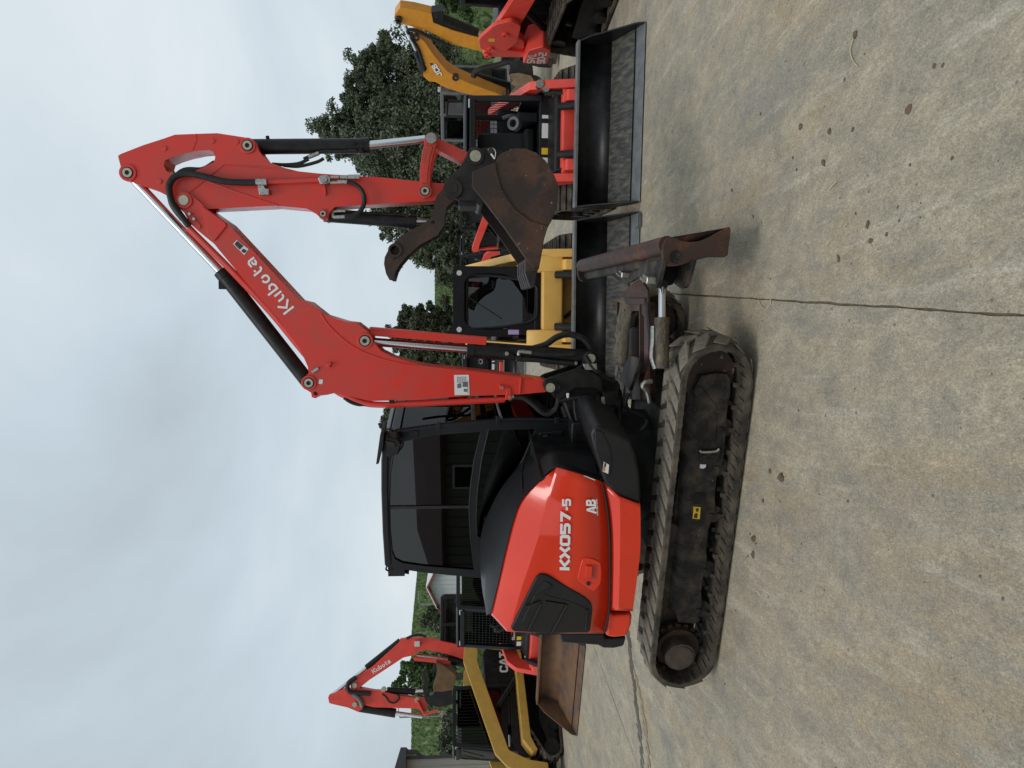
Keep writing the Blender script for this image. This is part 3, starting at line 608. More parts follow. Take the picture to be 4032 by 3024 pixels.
for t, yy, rr in (('-320,480 -150,440 0,390 150,290 300,245 420,260 540,310 620,400 660,480', .02, .026), ('560,560 600,620 640,690 700,760 760,800', -.15, .024), ('200,1215 330,1190 470,1165 600,1160 680,1200 690,1280 640,1390', -.23, .016), ('880,1370 860,1450 800,1520 700,1560', -.1, .013), ('1200,1100 1170,1160 1150,1260 1200,1340 1330,1400 1430,1460 1460,1520', -.25, .018), ('1470,1480 1450,1560 1380,1640', -.35, .020), ('1540,930 1450,940 1400,1000 1450,1060 1480,1140 1500,1240', -.55, .018)):
    G().tube([XB.pt(p, yy) for p in Z5.l(t)], rr, 8).build('hydraulic_hose', HOSE if rr > .0135 and yy > -.5 else ZINC, SP)

CUR[0] = XM; CUR[1] = None
# ---- cab
YC, YF = -.08, .87
def zz(p, y): return XM.pt(p, y).z
cab_o = R4.l('230,300 200,340 188,480 188,700 198,1000 215,1245 230,1258 500,1300 900,1338 1330,1330 1560,1000 1610,300 1572,192') + W3.l('1500,355 1000,392 540,432 20,505')
win_u = R4.l('340,346 568,297 912,273 865,480 840,650 826,830 838,1050 862,1285 500,1258 340,1235 285,1205 262,1150 247,1000 243,800 248,600 270,450')
win_l = R4.l('965,262 1312,252 1225,465 1100,700 1000,900 930,1040 905,1055 880,1030 875,900 885,700 915,480')
CAB = pr('cab', cab_o, YC, YC + .05, CABBLK, EX, holes=[win_u, win_l])
pr('far_side_frame', cab_o, YF - .05, YF, CABBLK, CAB, y=YC, holes=[win_u, win_l])
for nm, wpx in (('upper_side_window', win_u), ('lower_side_window', win_l)):
    pts = XM.xz(wpx, YC)
    G().prism(pts, YC + .018, YC + .024).build(nm, GLASS, CAB, smooth=0)
    G().prism(pts, YF - .03, YF - .024).build(nm, GLASSC, CAB, smooth=0)
    # rubber seal round the pane
    G().tube([(x, YC + .006, z) for x, z in pts + pts[:1]], .008, 6, smooth=False).build('window_seal', PLAST, CAB)
sx = XM.pt(R4(240,832), YC).x; st = XM.pt(R4(248,832), YC); sb = XM.pt(R4(826,832), YC)
G().box(st.x - .012, st.x + .012, YC + .006, YC + .03, sb.z, st.z).build('sash_bar', EARS, CAB)
h1 = XM.pt(R4(790,1170), YC); G().box(h1.x - .03, h1.x + .03, YC + .03, YC + .05, h1.z - .02, h1.z + .03).build('window_latch', PLAST, CAB, bevel=.004)
# roof
rt = XM.xz(R4.l('236,300 200,338 186,480 186,700 196,1000 212,1248 236,1262 262,1240 246,1000 238,700 240,480 262,330'), YC)
G().prism(rt, YC - .012, YF + .012).build('roof', CABBLK, CAB, bevel=.015)
# rear wall with window
rr_ = [XM.pt(p, YC) for p in R4.l('230,1258 500,1300 900,1338 1330,1330')]
g = G()
for a, b in zip(rr_, rr_[1:]):
    for y0, y1 in ((YC, YC + .09), (YF - .09, YF)):
        g.loft([[(a.x, y0, a.z), (b.x, y0, b.z)], [(a.x, y1, a.z), (b.x, y1, b.z)], [(a.x + .04, y1, a.z), (b.x + .04, y1, b.z)], [(a.x + .04, y0, a.z), (b.x + .04, y0, b.z)]], closed=False)
a, b, c3 = rr_[0], rr_[2], rr_[3]
g.box(min(a.x, b.x) - .0, a.x + .05, YC + .05, YF - .05, a.z - .14, a.z)
g.box(b.x, b.x + .05, YC + .05, YF - .05, c3.z, b.z + .12)
g.build('rear_frame', CABBLK, CAB, fix=True)
G().loft([[(a.x + .02, YC + .08, a.z - .1), (b.x + .02, YC + .08, b.z + .1)], [(a.x + .02, YF - .08, a.z - .1), (b.x + .02, YF - .08, b.z + .1)]]).build('rear_window', GLASSC, CAB, solid=.005, smooth=0)
# windscreen
fl = [XM.pt(p, YC) for p in W3.l('20,505 540,432 1000,392 1500,355')] + [XM.pt(R4(1572,192), YC)]
G().loft([[(p.x - .02, YC + .05, p.z) for p in fl], [(p.x - .02, YF - .05, p.z) for p in fl]]).build('windscreen', glass_mat('windscreen glass', (.30, .32, .32), .3), CAB, solid=.005, smooth=0)
for i, hgt, nm in ((0, .07, 'header_bar'), (2, .035, 'screen_bar'), (4, .10, 'sill_bar')):
    p = fl[i]; G().bar((p.x - .02, YC + .02, p.z), (p.x - .02, YF - .02, p.z), .05, hgt).build(nm, CABBLK, CAB, bevel=.006)
for yy in (YC - .012, YF + .012):
    G().tube([(p.x + .004, yy + (.012 if yy < 0 else -.012), p.z) for p in fl], .018, 8, smooth=False).build('pillar_trim', CABBLK, CAB)
for k, p in enumerate(W3.l('560,440 1300,375 2030,362')):
    q = XM.pt(p, YC); G().box(q.x - .02, q.x + .035, YC - .03, YC + .03, q.z - .018, q.z + .018).build('hinge_clip', BLACK, CAB, bevel=.004)
q = XM.pt(W3(245,528), YC); G().box(q.x - .028, q.x + .028, YC - .016, YC + .01, q.z - .04, q.z + .04).build('pillar_catch', BLACK, CAB, bevel=.004)
wp = [fl[1], fl[2]]; G().tube([(fl[2].x + .02, .25, fl[2].z + .02), (fl[1].x + .02, .33, fl[1].z + .15)], .010, 6, smooth=False).build('wiper', BLACK, CAB)
q0 = XM.pt(W3(1310,110), .3); G().tube([(fl[2].x + .03, YC - .01, fl[2].z - .22), (fl[2].x + .10, YC + .2, fl[2].z - .19), (fl[2].x + .05, YF - .1, fl[2].z - .19)], .012, 8).build('grab_rail', GREYST, CAB)
# lamp with visor on the front corner of the roof
pr('work_lamp', R4.l('208,318 300,330 335,365 310,440 240,468 212,420'), -.25, -.10, PLAST, CAB, y=-.25, bevel=.015)
pr('lamp_visor', R4.l('178,298 206,300 200,380 172,500 165,512 148,514'), -.28, .0, PLAST, CAB, y=-.28, bevel=.004)
pr('lamp_lens', R4.l('212,335 285,352 296,385 222,378'), -.262, -.25, EARS, CAB, y=-.25, bevel=.004)
for t in ('250,300 225,275 240,255 270,262', '330,330 345,370 300,440'):
    G().tube([XM.pt(p, -.2) for p in R4.l(t)], .008, 6).build('lamp_cable', HOSE, CAB)
G().tube([XM.pt(p, -.05) for p in R4.l('225,1258 222,1275 240,1285 262,1275 250,1258')], .008, 6).build('lifting_eye', BLACK, CAB)
pr('rear_lamp', R4.l('325,1285 385,1300 388,1314 322,1300'), .0, .12, BLACK, CAB, y=.0)
# inside the cab
si = [(-.62, 1.30), (-.10, 1.34), (-.08, 1.42), (-.55, 1.45), (-.72, 2.02), (-.80, 2.26), (-.92, 2.24), (-.80, 1.90), (-.70, 1.30)]
G().prism(rounded(si, .05), .18, .66).build('seat', SEATM, CAB, bevel=.03)
G().box(-.55, .35, YC + .06, YF - .06, .98, 1.08).build('cab_floor', INT, CAB)
G().box(-.5, -.05, .02, .15, 1.08, 1.52).build('console', SEATM, CAB, bevel=.02); G().box(-.5, -.05, .68, .8, 1.08, 1.52).build('console', SEATM, CAB, bevel=.02)
for yy in (.08, .74): G().tube([(-.08, yy, 1.5), (-.05, yy, 1.6), (-.03, yy + .02, 1.74)], .022, 8).build('joystick', SEATM, CAB)
G().box(.18, .26, .30, .52, 1.08, 1.75).build('pedal_column', INT, CAB, bevel=.02)
pr('door_panel', R4.l('1335,280 1500,268 1505,360 1420,385 1260,455'), YC - .012, YC, PLAST, CAB, y=YC, bevel=.006)
G().tube([XM.pt(p, YC - .03) for p in R4.l('1330,415 1350,350 1370,312 1400,310 1395,345')], .014, 8).build('grab_handle', PLAST, CAB)

# ---- bodywork on the near side
def row(ps, y, n=26):
    pts = [XM.pt(p, y if not callable(y) else y(i / (len(ps) - 1))) for i, p in enumerate(ps)]
    return resamp(spline(pts, 4), n)
def wrap(r, k=1.0): 
    e = r[-1]; return r + [e + V((-.035, .025, 0)) * k, e + V((-.055, .09, -.004)) * k, e + V((-.065, .45, -.01)), e + V((-.065, 1.1, -.01))]
t2 = row(R4.l('1455,535 1330,640 1210,770 1150,920 1090,1150 1040,1370 985,1595'), -.83)
t2b = row(R4.l('1455,536 1335,645 1220,778 1162,925 1103,1152 1052,1374 1000,1605'), -.855)
t3 = row(R4.l('1456,537 1400,720 1340,930 1260,1180 1180,1420 1098,1712'), -.930)
t3b = row(R4.l('1470,542 1420,722 1362,932 1282,1182 1202,1422 1120,1715'), -.940)
t4 = row(R4.l('1620,585 1600,760 1580,960 1560,1200 1530,1420 1450,1725'), -.962)
t5 = row(R4.l('1788,640 1822,800 1842,1000 1846,1250 1840,1560 1806,1730'), -.945)
HOOD = G().loft([wrap(t2), wrap(t2b), wrap(t3), wrap(t3b), wrap(t4), wrap(t5)]).build('engine_cover', HOODRED, EX, solid=.02, smooth=22)
YH = -.966
# trim seam round the panel
G().tube([p + V((0, -.004, 0)) for p in t5], .007, 6).build('panel_gap', INT, HOOD)
vent = Z1.l('1430,85 1370,130 1270,330 1000,880 1050,912 1560,940 2150,930 2190,600 2170,500 2080,420 1530,95')
def ysk(p): return -.952
vpts = [XM.pt(p, -.958) for p in vent]
def vprism(name, ps, y0, y1, m, rnd=.015, bevel=.005):
    return G().prism(rounded(XM.xz(ps, y0), rnd), y0, y1).build(name, m, HOOD, bevel=bevel)
vprism('vent_surround', vent, -.972, -.90, PLAST, .03, .008)
vprism('vent_panel', Z1.l('1420,250 1360,360 1150,800 1180,880 1560,915 2080,900 2125,620 2060,560 1850,470 1500,380'), -.9755, -.97, mat('glossy black louvre', (.012,.011,.011), .22), .02, .002)
for t in ('1440,500 1250,900', '1815,520 1590,930', '2110,590 2085,890'):
    a, b = Z1.l(t); G().bar(XM.pt(a, -.98), XM.pt(b, -.98), .012, .022, up=(0,1,0)).build('louvre_rib', PLAST, HOOD, bevel=.004)
G().bar(XM.pt(Z1(1220,545), -.98), XM.pt(Z1(1435,470), -.98), .012, .022, up=(0,1,0)).build('louvre_rib', PLAST, HOOD, bevel=.004)
G().bar(XM.pt(Z1(1500,470), -.978), XM.pt(Z1(1815,520), -.978), .012, .018, up=(0,1,0)).build('louvre_rib', PLAST, HOOD, bevel=.004)
vprism('vent_opening', Z1.l('1500,180 1590,235 1575,265 1350,395 1330,380 1440,230'), -.9765, -.965, INT, .01, 0)
G().tube([XM.pt(p, -.978) for p in Z1.l('1585,230 1590,265 1345,400')], .006, 6, smooth=False).build('vent_lip', PLAST, HOOD)
# latch
lt = vprism('latch_plate', W4.l('585,1010 640,985 720,1005 790,1040 800,1150 790,1270 720,1350 680,1340 550,1240 535,1200'), -.966, -.93, HOODRED, .02, .006)
vprism('latch_recess', W4.l('622,1058 758,1062 742,1222 612,1212'), -.9675, -.96, WORNRED, .006, 0)
vprism('latch_handle', W4.l('632,1078 700,1082 690,1210 618,1206'), -.985, -.96, HOODRED, .006, .004)
c = XM.pt(W4(655,1263), -.967); G().cyl(c, c - V((0, .006, 0)), .016, n=14).build('key_lock', INT, HOOD)
# lettering on the panel
def on_panel(p): return XM.pt(p, YH - .004)
a = on_panel(R4(1552,1282)); b = on_panel(R4(1560,905)); d_ = (b - a).normalized(); u_ = V((-d_.z, 0, d_.x)); h_ = (on_panel(R4(1482,1277)) - a).length
L_ = lettering('model_lettering', 'KX057', a, d_, u_, h_, WHITE, HOOD, stroke=.24, slant=.08, wide=1.5, gap=.0)
wdt = (.9 + 1.0 + .88 * 3) * 1.5 * h_; a5 = a + d_ * wdt
lettering('model_lettering', '-5', a5, d_, u_, h_ * .86, WHITE, HOOD, stroke=.24, slant=.08, wide=1.15)
a = on_panel(W4(742,500)); b = on_panel(W4(732,350)); d_ = (b - a).normalized(); u_ = V((-d_.z, 0, d_.x))
lettering('logo_lettering', 'AB', a, d_, u_, (a - b).length * .62, WHITE, HOOD, stroke=.22, slant=.18, wide=.95)
a = on_panel(W4(762,520)); b = on_panel(W4(748,330)); d_ = (b - a).normalized(); u_ = V((-d_.z, 0, d_.x))
lettering('logo_lettering', 'FLOAT ANGLE BLADE', a, d_, u_, (a - b).length / 14.2, WHITE, HOOD, stroke=.17, wide=.95)
lb = G().prism(XM.xz(W4.l('595,83 625,88 730,130 715,133'), -.96), -.9725, -.968).build('small_label', LABEL, HOOD, smooth=0)
# dark top cover between panel and cab
t0 = row(R4.l('1222,478 1060,680 970,850 915,1000 900,1150 908,1300 928,1480 966,1586'), lambda t: -.13 - .42 * t * t)
t1 = [(a * .5 + b * .5) + V((0, -.03, .03)) for a, b in zip(t0, t2)]
t1b = [(a * .14 + b * .86) + V((0, -.006, .018)) for a, b in zip(t0, t2)]
TOPC = G().loft([t0, t1, t1b, [p + V((0, -.004, .006)) for p in t2], [p + V((0, .004, -.02)) for p in t2]]).build('top_cover', PLAST, EX, solid=.015, smooth=40)
f0 = row(R4.l('1226,474 1330,420 1420,392 1600,380 1718,372'), lambda t: -.14 - .26 * t)
f2 = row(R4.l('1212,765 1330,642 1455,537 1640,592 1790,640'), lambda t: -.83 - .1 * min(1, max(0, (t - .3) * 1.6)))
f1 = [(a * .5 + b * .5) + V((.05, -.05, .02)) for a, b in zip(f0, f2)]
FC = G().loft([f0, f1, f2, [p + V((0, .04, -.03)) for p in f2]]).build('front_cover', PLAST, EX, solid=.015, smooth=40)
G().tube([f0[0], f1[0], f2[0]], .006, 6).build('panel_gap', INT, FC)
ns = R4.l('1722,232 1702,290 1722,385 1760,520 1800,640 1905,742 2066,800 2066,700 2058,580 2032,440 1990,335 1900,282 1800,242 1750,228')
nose = pr('step_cover', ns, -.955, -.30, PLAST, EX, y=-.93, bevel=.045)
pr('step_panel', R4.l('1735,262 1790,275 1845,380 1862,480 1850,590 1815,610 1790,560 1740,400'), -.962, -.95, PLAST, nose, y=-.955, bevel=.006)
wl2 = G().prism(XM.xz(R4.l('1800,490 1838,512 1832,578 1792,560'), -.955), -.9645, -.955).build('warning_label', LABEL, nose, smooth=0)
G().prism(XM.xz(R4.l('1797,520 1812,528 1806,562 1794,555'), -.955), -.9665, -.964).build('print_patch', LORA, nose, smooth=0)
G().prism(XM.xz(R4.l('1804,496 1818,504 1813,528 1802,522'), -.955), -.9665, -.964).build('print_patch', LBLACK, nose, smooth=0)
# lower red skirt and rear corner
k0 = row(R4.l('1800,648 1834,800 1854,1000 1857,1250 1850,1572'), -.932); k1 = row(R4.l('1905,745 1908,1000 1905,1250 1896,1572'), -.972); k1b = row(R4.l('1918,752 1921,1000 1918,1250 1909,1574'), -.978)
k2 = row(R4.l('2066,802 2069,1000 2061,1200 2012,1580'), -.968)
SK = G().loft([[p + V((0, .12, 0)) for p in k0], k0, k1, k1b, k2, [p + V((0, .3, .0)) for p in k2]]).build('lower_skirt', HOODRED, EX, solid=.02, smooth=28)
pr('counterweight_corner', R6.l('352,938 400,962 538,958 530,1040 500,1122 400,1132 338,1122'), -.93, -.45, HOODRED, EX, y=-.93, bevel=.03)
bp = pr('rear_bumper', R6.l('2,1092 330,1098 342,1136 492,1126 474,1192 400,1208 325,1206 285,1186 20,1166'), -.80, .85, PLAST, EX, y=-.80, bevel=.02)
# hidden mass of the upper structure
hz = zz(R4(2000,1500), -.9)
G().box(-1.02, .30, -.86, .92, hz + .02, 1.42).build('upper_frame', BLACK, EX)
G().box(-1.06, -.80, -.40, .90, 1.40, 1.60).build('rear_hood', HOODRED, EX, bevel=.05)
G().box(-1.0, .30, .92, .95, hz + .04, 1.45).build('far_side_panel', HOODRED, EX, bevel=.01)
G().cyl((0, 0, .46), (0, 0, hz + .03), .46, n=40).build('slew_ring', BLACK, EX)
G().box(.22, XM.pt(Q6(1980,1395), .02).x - .08, -.24, .36, .74, 1.12).build('swing_frame_fill', BLACK, EX, bevel=.02)  # frame front, with a black block added to fill the dark gaps here
# ---- undercarriage
def belt(wheels, k=14):
    """outer path of a belt round wheels (x, z, r) listed counter-clockwise"""
    n = len(wheels); T = []
    for i in range(n):
        x0, z0, r0 = wheels[i]; x1, z1, r1 = wheels[(i + 1) % n]; d = V((x1 - x0, z1 - z0)); L = d.length
        a = math.atan2(d.y, d.x) - math.pi / 2 + math.asin(max(-1, min(1, (r0 - r1) / L))) * 1.0
        T.append(a)
    out = []
    for i in range(n):
        a0 = T[i - 1]; a1 = T[i]
        while a1 < a0 - 1e-6: a1 += 2 * math.pi
        x, z, r = wheels[i]
        for j in range(k + 1):
            a = a0 + (a1 - a0) * j / k; out.append((V((x + r * math.cos(a), z + r * math.sin(a))), V((math.cos(a), math.sin(a)))))
    return out
def densify(path, step):
    out = []
    n = len(path)
    for i in range(n):
        p, q = path[i], path[(i + 1) % n]; L = (q[0] - p[0]).length; m = max(1, int(L / step))
        for j in range(m): t = j / m; out.append((p[0].lerp(q[0], t), p[1].lerp(q[1], t).normalized()))
    return out
def at_len(path, s):
    n = len(path); i = 0
    while True:
        p, q = path[i % n], path[(i + 1) % n]; L = (q[0] - p[0]).length
        if s <= L or i > 2 * n: t = s / max(L, 1e-9); return p[0].lerp(q[0], t), p[1].lerp(q[1], t).normalized(), (q[0] - p[0]).normalized() if L > 1e-6 else V((1, 0))
        s -= L; i += 1
def plen(path): return sum((path[(i + 1) % len(path)][0] - path[i][0]).length for i in range(len(path)))
def track_belt(path, y0, y1, t):
    g = G(); rows = []
    for p, n in path + path[:1]:
        q = p - n * t; e = n * .012
        rows.append([(p.x - e.x, y0, p.y - e.y), (p.x, y0 + .012, p.y), (p.x, y1 - .012, p.y), (p.x - e.x, y1, p.y - e.y), (q.x, y1, q.y), (q.x, y0, q.y)])
    g.loft(rows, closed=True); return g
WH = [(-.955, .285, .235), (-.55, .275, .23), (.93, .275, .23), (.99, .29, .235)]
WH = [(-1.20, .288, .258), (-.88, .25, .232), (.82, .25, .232), (1.065, .278, .248)]
tp = densify(belt(WH), .05)
lug_bm = {}
def lug_mesh(kind):
    w_, h_, ln, sk = .122, .020, .185, .10
    y0, y1 = (-.196, -.006) if kind == 0 else (.006, .196)
    def X(y): return (-sk / 2 + sk * abs(y) / .2)
    vs = []
    for z, e in ((-.004, 0), (h_, .012)):
        ya, yb = (y0 + e * .5, y1 - e * .5); za = z * (.15 if kind == 0 and z > 0 else 1); zb = z * (.15 if kind == 1 and z > 0 else 1)
        vs += [(X(ya) - w_ / 2 + e, ya, za), (X(ya) + w_ / 2 - e, ya, za), (X(yb) + w_ * .42 - e, yb, zb), (X(yb) - w_ * .42 + e, yb, zb)]
    me = bpy.data.meshes.new('lug'); me.from_pydata(vs, [], [(3,2,1,0),(4,5,6,7),(0,1,5,4),(1,2,6,5),(2,3,7,6),(3,0,4,7)]); me.materials.append(RUBBER); return me
LUGS = [lug_mesh(0), lug_mesh(1)]
PL = plen(tp); NL = 42
for yc in (-.78, .78):
    tr = track_belt(tp, yc - .2, yc + .2, .045)
    for i in range(72):                                   # inner guide ribs
        p, n, t = at_len(tp, PL * (i + .25) / 72); q = p - n * .045
        for yy in (-.05, .05):
            a = V((q.x, yc + yy, q.y)); nn = V((n.x, 0, n.y)); tt = V((t.x, 0, t.y))
            if i % 2: tr.add([a + tt * sx_ * .016 + V((0, sy_ * .012, 0)) - nn * (.03 if k else -.002) for k in (0, 1) for sx_, sy_ in ((-1,-1),(1,-1),(1,1),(-1,1))], [(3,2,1,0),(4,5,6,7),(0,1,5,4),(1,2,6,5),(2,3,7,6),(3,0,4,7)])
        a = V((q.x, yc, q.y)); nn = V((n.x, 0, n.y)); tt = V((t.x, 0, t.y))
        for yy in (-.14, .14):
            b_ = a + V((0, yy, 0)); tr.add([b_ + tt * sx_ * .012 + V((0, sy_ * .052, 0)) - nn * (.008 if k else -.002) for k in (0, 1) for sx_, sy_ in ((-1,-1),(1,-1),(1,1),(-1,1))], [(3,2,1,0),(4,5,6,7),(0,1,5,4),(1,2,6,5),(2,3,7,6),(3,0,4,7)])
    TR = tr.build('track', RUBIN, EX, smooth=40)
    for i in range(NL):
        for kind in (0, 1):
            p, n, t = at_len(tp, PL * ((i + .5 * kind) % NL) / NL + 1e-4)
            o = bpy.data.objects.new('lug', LUGS[kind]); COL.objects.link(o); o.parent = TR
            n3 = V((n.x, 0, n.y)); t3 = V((n.y, 0, -n.x)) * -1; y3 = n3.cross(t3)
            m4 = Matrix(((t3.x, y3.x, n3.x, p.x), (t3.y, y3.y, n3.y, yc), (t3.z, y3.z, n3.z, p.y), (0, 0, 0, 1)))
            o.matrix_local = m4 
            bv = o.modifiers.new('bevel', 'BEVEL'); bv.width = .010; bv.segments = 2
# caked mud on the front of the far track
rm = random.Random(9); rows_m = []
for p_, n_ in [q for q in tp if q[0].x > .62 and q[0].y > .16]:
    rows_m.append([(p_.x + n_.x * k, yy, p_.y + n_.y * k) for yy in (.585, .64, .70, .76, .82, .88, .94, .975) for k in ((rm.uniform(.018, .05) if .6 < yy < .96 else .004),)])
G().loft(rows_m).build('caked_mud', mat('pale caked mud', (.27, .22, .15), .95, col2=(.12, .09, .06), nscale=14, namt=.8, bump=.6, bscale=30), TR, solid=.02)
# track frames
fo = R5.l('1590,330 1700,312 1775,318 1800,360 1800,450 1775,600 1765,760 1755,900 1735,990 1700,1080 1688,1200 1690,1290 1665,1370 1640,1450 1625,1600') + R6.l('1078,540 1065,620 1045,700 1035,800 1040,880 1020,960 1000,1025 870,1015 852,960 882,700 912,500') + R5.l('1480,1380 1520,900 1530,600 1535,420')
FY = .83
fpts = XM.xz(fo, -FY)
top_e = [XM.pt(p, -FY) for p in R6.l('852,960 882,700 912,500') + R5.l('1480,1380 1520,900 1530,600 1540,400 1590,330')]
for s_ in (-1, 1):
    TF = G().prism(fpts, s_ * FY, s_ * (FY - .03)).build('track_frame', DIRTY, EX, bevel=.004)
    r0 = resamp([V((p.x, s_ * FY, p.z)) for p in top_e], 14)
    G().loft([r0, [V((p.x, s_ * .68, p.z + .075)) for p in r0], [V((p.x, s_ * .58, p.z + .05)) for p in r0]]).build('sloped_top', DIRTY, TF, solid=.01)
    for p in R5.l('1775,720 1725,1000 1670,1345') + R6.l('1072,640 1035,930'):
        q = XM.pt(p, -FY); zc = .125
        G().cyl((q.x, s_ * (FY - .02), zc), (q.x, s_ * .62, zc), .072, n=24).cyl((q.x, s_ * (FY + .015), zc + .03), (q.x, s_ * .78, zc + .03), .022, n=10).build('roller', DIRTY, TF, bevel=.006)
    G().cyl((1.05, s_ * .79, .28), (1.05, s_ * .66, .28), .195, n=40).build('idler_wheel', STEEL, TF, bevel=.01)
    g = G().cyl((-1.195, s_ * .84, .29), (-1.195, s_ * .72, .29), .17, n=40)
    for i in range(18):
        a = 2 * math.pi * i / 18; cx, cz = -1.195 + .18 * math.cos(a), .29 + .18 * math.sin(a); g.cyl((cx, s_ * .80, cz), (cx, s_ * .76, cz), .022, n=8)
    g.build('sprocket', STEEL, TF)
    c = XM.pt(R6(870,1235), -.90)
    G().cyl((c.x, s_ * .955, c.z), (c.x, s_ * .70, c.z + .01), .118, n=40).cyl((c.x, s_ * .962, c.z), (c.x, s_ * FY, c.z), .10, n=40).build('travel_motor', mat('motor grime %d' % s_, (.03, .024, .02), .6, col2=(.09, .05, .035), nscale=12, namt=.8, bump=.2), TF, bevel=.006)
    q = XM.pt(R6(805,315), -.74); G().cyl((q.x, s_ * .80, q.z), (q.x, s_ * .64, q.z), .05, n=20).build('carrier_roller', STEEL, TF, bevel=.006)
    G().prism([(-1.36, .16), (-.80, .12), (.92, .12), (.92, .36), (-.80, .44), (-1.30, .40)], s_ * .74, s_ * .60).build('inner_beam', DIRTY, TF, bevel=.01)
    if s_ < 0:
        pr('access_panel', R5.l('1545,412 1590,408 1700,560 1690,790 1530,790 1525,600'), -FY - .008, -FY, DIRTY, TF, y=-FY, bevel=.004)
        pr('step_bracket', R5.l('1565,862 1725,858 1700,930 1640,955 1570,940'), -FY - .025, -FY, EARS, TF, y=-FY, bevel=.004)
        G().tube([XM.pt(p, -FY - .035) for p in R5.l('1575,872 1600,885 1690,880 1718,862')], .008, 6).build('worn_edge', PINM, TF)
        for p in R5.l('1600,915 1640,935 1675,910'): q = XM.pt(p, -FY - .025); G().cyl(q, q - V((0, .012, 0)), .012, n=6).build('bolt', EARS, TF)
        pr('grease_cover', R5.l('1535,1180 1600,1180 1620,1220 1600,1262 1530,1262'), -FY - .007, -FY, BLACK, TF, y=-FY, bevel=.004)
        ys = G().prism(XM.xz(R5.l('1530,1280 1582,1284 1575,1370 1524,1366'), -FY), -FY - .004, -FY).build('hazard_label', LYEL, TF, smooth=0)
        for t in ('1538,1330 1560,1325 1558,1362 1532,1360', '1545,1292 1568,1290 1566,1315 1550,1316'): G().prism(XM.xz(R5.l(t), -FY), -FY - .0055, -FY - .004).build('print_patch', LBLACK, TF, smooth=0)
        G().prism(XM.xz(R5.l('1578,972 1622,975 1618,995 1600,1004 1576,1000'), -FY), -FY - .004, -FY).build('white_label', LABEL, TF, smooth=0)
        for p in R5.l('1762,375 1752,475 1740,575'): q = XM.pt(p, -FY); G().cyl(q, q - V((0, .003, 0)), .009, n=8).build('bolt_hole', INT, TF)
CF = G().box(-.62, .62, -.60, .60, .22, .46).build('car_body', DIRTY, EX, bevel=.03)
# ---- blade: arms, angle cylinder and the curved, angled blade itself
def flat(ps, z): return [(lambda w_: (w_.x, w_.y))(XM.loc(gnd(p, z))) for p in ps]
ap = flat(Q1.l('1020,735 940,790 900,840 850,880 890,960 880,1200 875,1500 870,1900 1115,1900 1112,1500 1110,960 1105,840 1045,740'), .52)
hl = flat(Q1.l('930,1110 958,1042 1030,1040 1072,1100 1072,1640 925,1640'), .52)
AR = G().prism(ap, .505, .52, holes=[hl], ax='z').build('blade_arm', BLADE, EX)
for t in ('872,960 876,1900', '1100,960 1104,1900'):
    a, b = [XM.loc(gnd(p, .47)) for p in Q1.l(t)]; G().bar(a, b, .022, .13).build('arm_rail', BLADE, AR, bevel=.004)
a, b = [XM.loc(gnd(p, .525)) for p in Q1.l('905,945 1090,950')]; G().bar(a, b, .05, .03).build('cross_rib', BLADE, AR, bevel=.005)
a, b = [XM.loc(gnd(p, .47)) for p in Q1.l('1000,1200 1000,1900')]; G().cyl(a, b, .062, n=24).build('lift_cylinder', STEEL, AR, bevel=.025)
pts = [XM.loc(gnd(p, .62 + .0 * i)) for i, p in enumerate(Z5.l('1200,545 1365,600 1205,1060 1055,900'))]
G().loft([pts, [q - V((0, 0, .03)) for q in pts]], closed=True, capends=True).build('hose_guard', DIRTY, AR, bevel=.004)
# end profile of the blade, measured in its own end plane
PN = atd(Q1(1330,330), 4.62); far_r = ray(Q1(478,560)); best = None
for i in range(600):
    P_ = CAM + far_r * ((5.4 + i * .003) / far_r.y); d_ = (P_ - PN).length
    if best is None or abs(d_ - 1.94) < best[0]: best = (abs(d_ - 1.94), P_)
BAX = (best[1] - PN).normalized()
prof_px = Q1.l('1252,470 1256,410 1285,345 1330,322 1375,336 1440,365 1520,376 1610,366 1700,330 1790,282 1900,225 1912,262 1905,330 1882,505 1855,522 1700,520 1600,545 1480,582 1400,606 1315,612 1275,582 1254,520')
prof = []
for p in prof_px:
    v = ray(p); t = (PN - CAM).dot(BAX) / v.dot(BAX); prof.append(CAM + v * t)
def bl(P): return XM.loc(P)
# end plates full outline, moldboard thinner behind
thick = [q for q in prof]
cen = sum((q for q in prof), V()) / len(prof)
BLD = G().loft([[bl(q) for q in prof], [bl(q + BAX * .03) for q in prof]], closed=True, capends=True).build('dozer_blade', BLADE, EX, bevel=.004)
G().loft([[bl(q + BAX * 1.91) for q in prof], [bl(q + BAX * 1.94) for q in prof]], closed=True, capends=True).build('end_plate', BLADE, BLD, bevel=.004)
mb = [prof[i] for i in (2,3,4,5,6,7,8,9,10,11)]; inner = [q.lerp(cen, .16) for q in reversed(mb[1:-1])]
sec = mb + inner
G().loft([[bl(q + BAX * (.03 + s * 1.88) + (0 * cen)) for q in sec] for s in (0, .5, 1)], closed=True, capends=True).build('moldboard', BLADE, BLD, bevel=.003)
# top tube and lower beam of the blade
def ptp(x, y):
    v = ray(Q1(x, y)); return CAM + v * ((PN - CAM).dot(BAX) / v.dot(BAX))
tb = ptp(1315, 400); G().cyl(bl(tb + BAX * .03), bl(tb + BAX * 1.91), .058, n=24).build('top_tube', BLADE, BLD)
tb = ptp(1375, 520); G().cyl(bl(tb + BAX * .0 - BAX * .004), bl(tb + BAX * 1.91), .042, n=20).build('rear_tube', DIRTY, BLD)
tb = ptp(1700, 430); G().bar(bl(tb + BAX * .03), bl(tb + BAX * 1.91), .06, .16).build('lower_beam', DIRTY, BLD, bevel=.006)
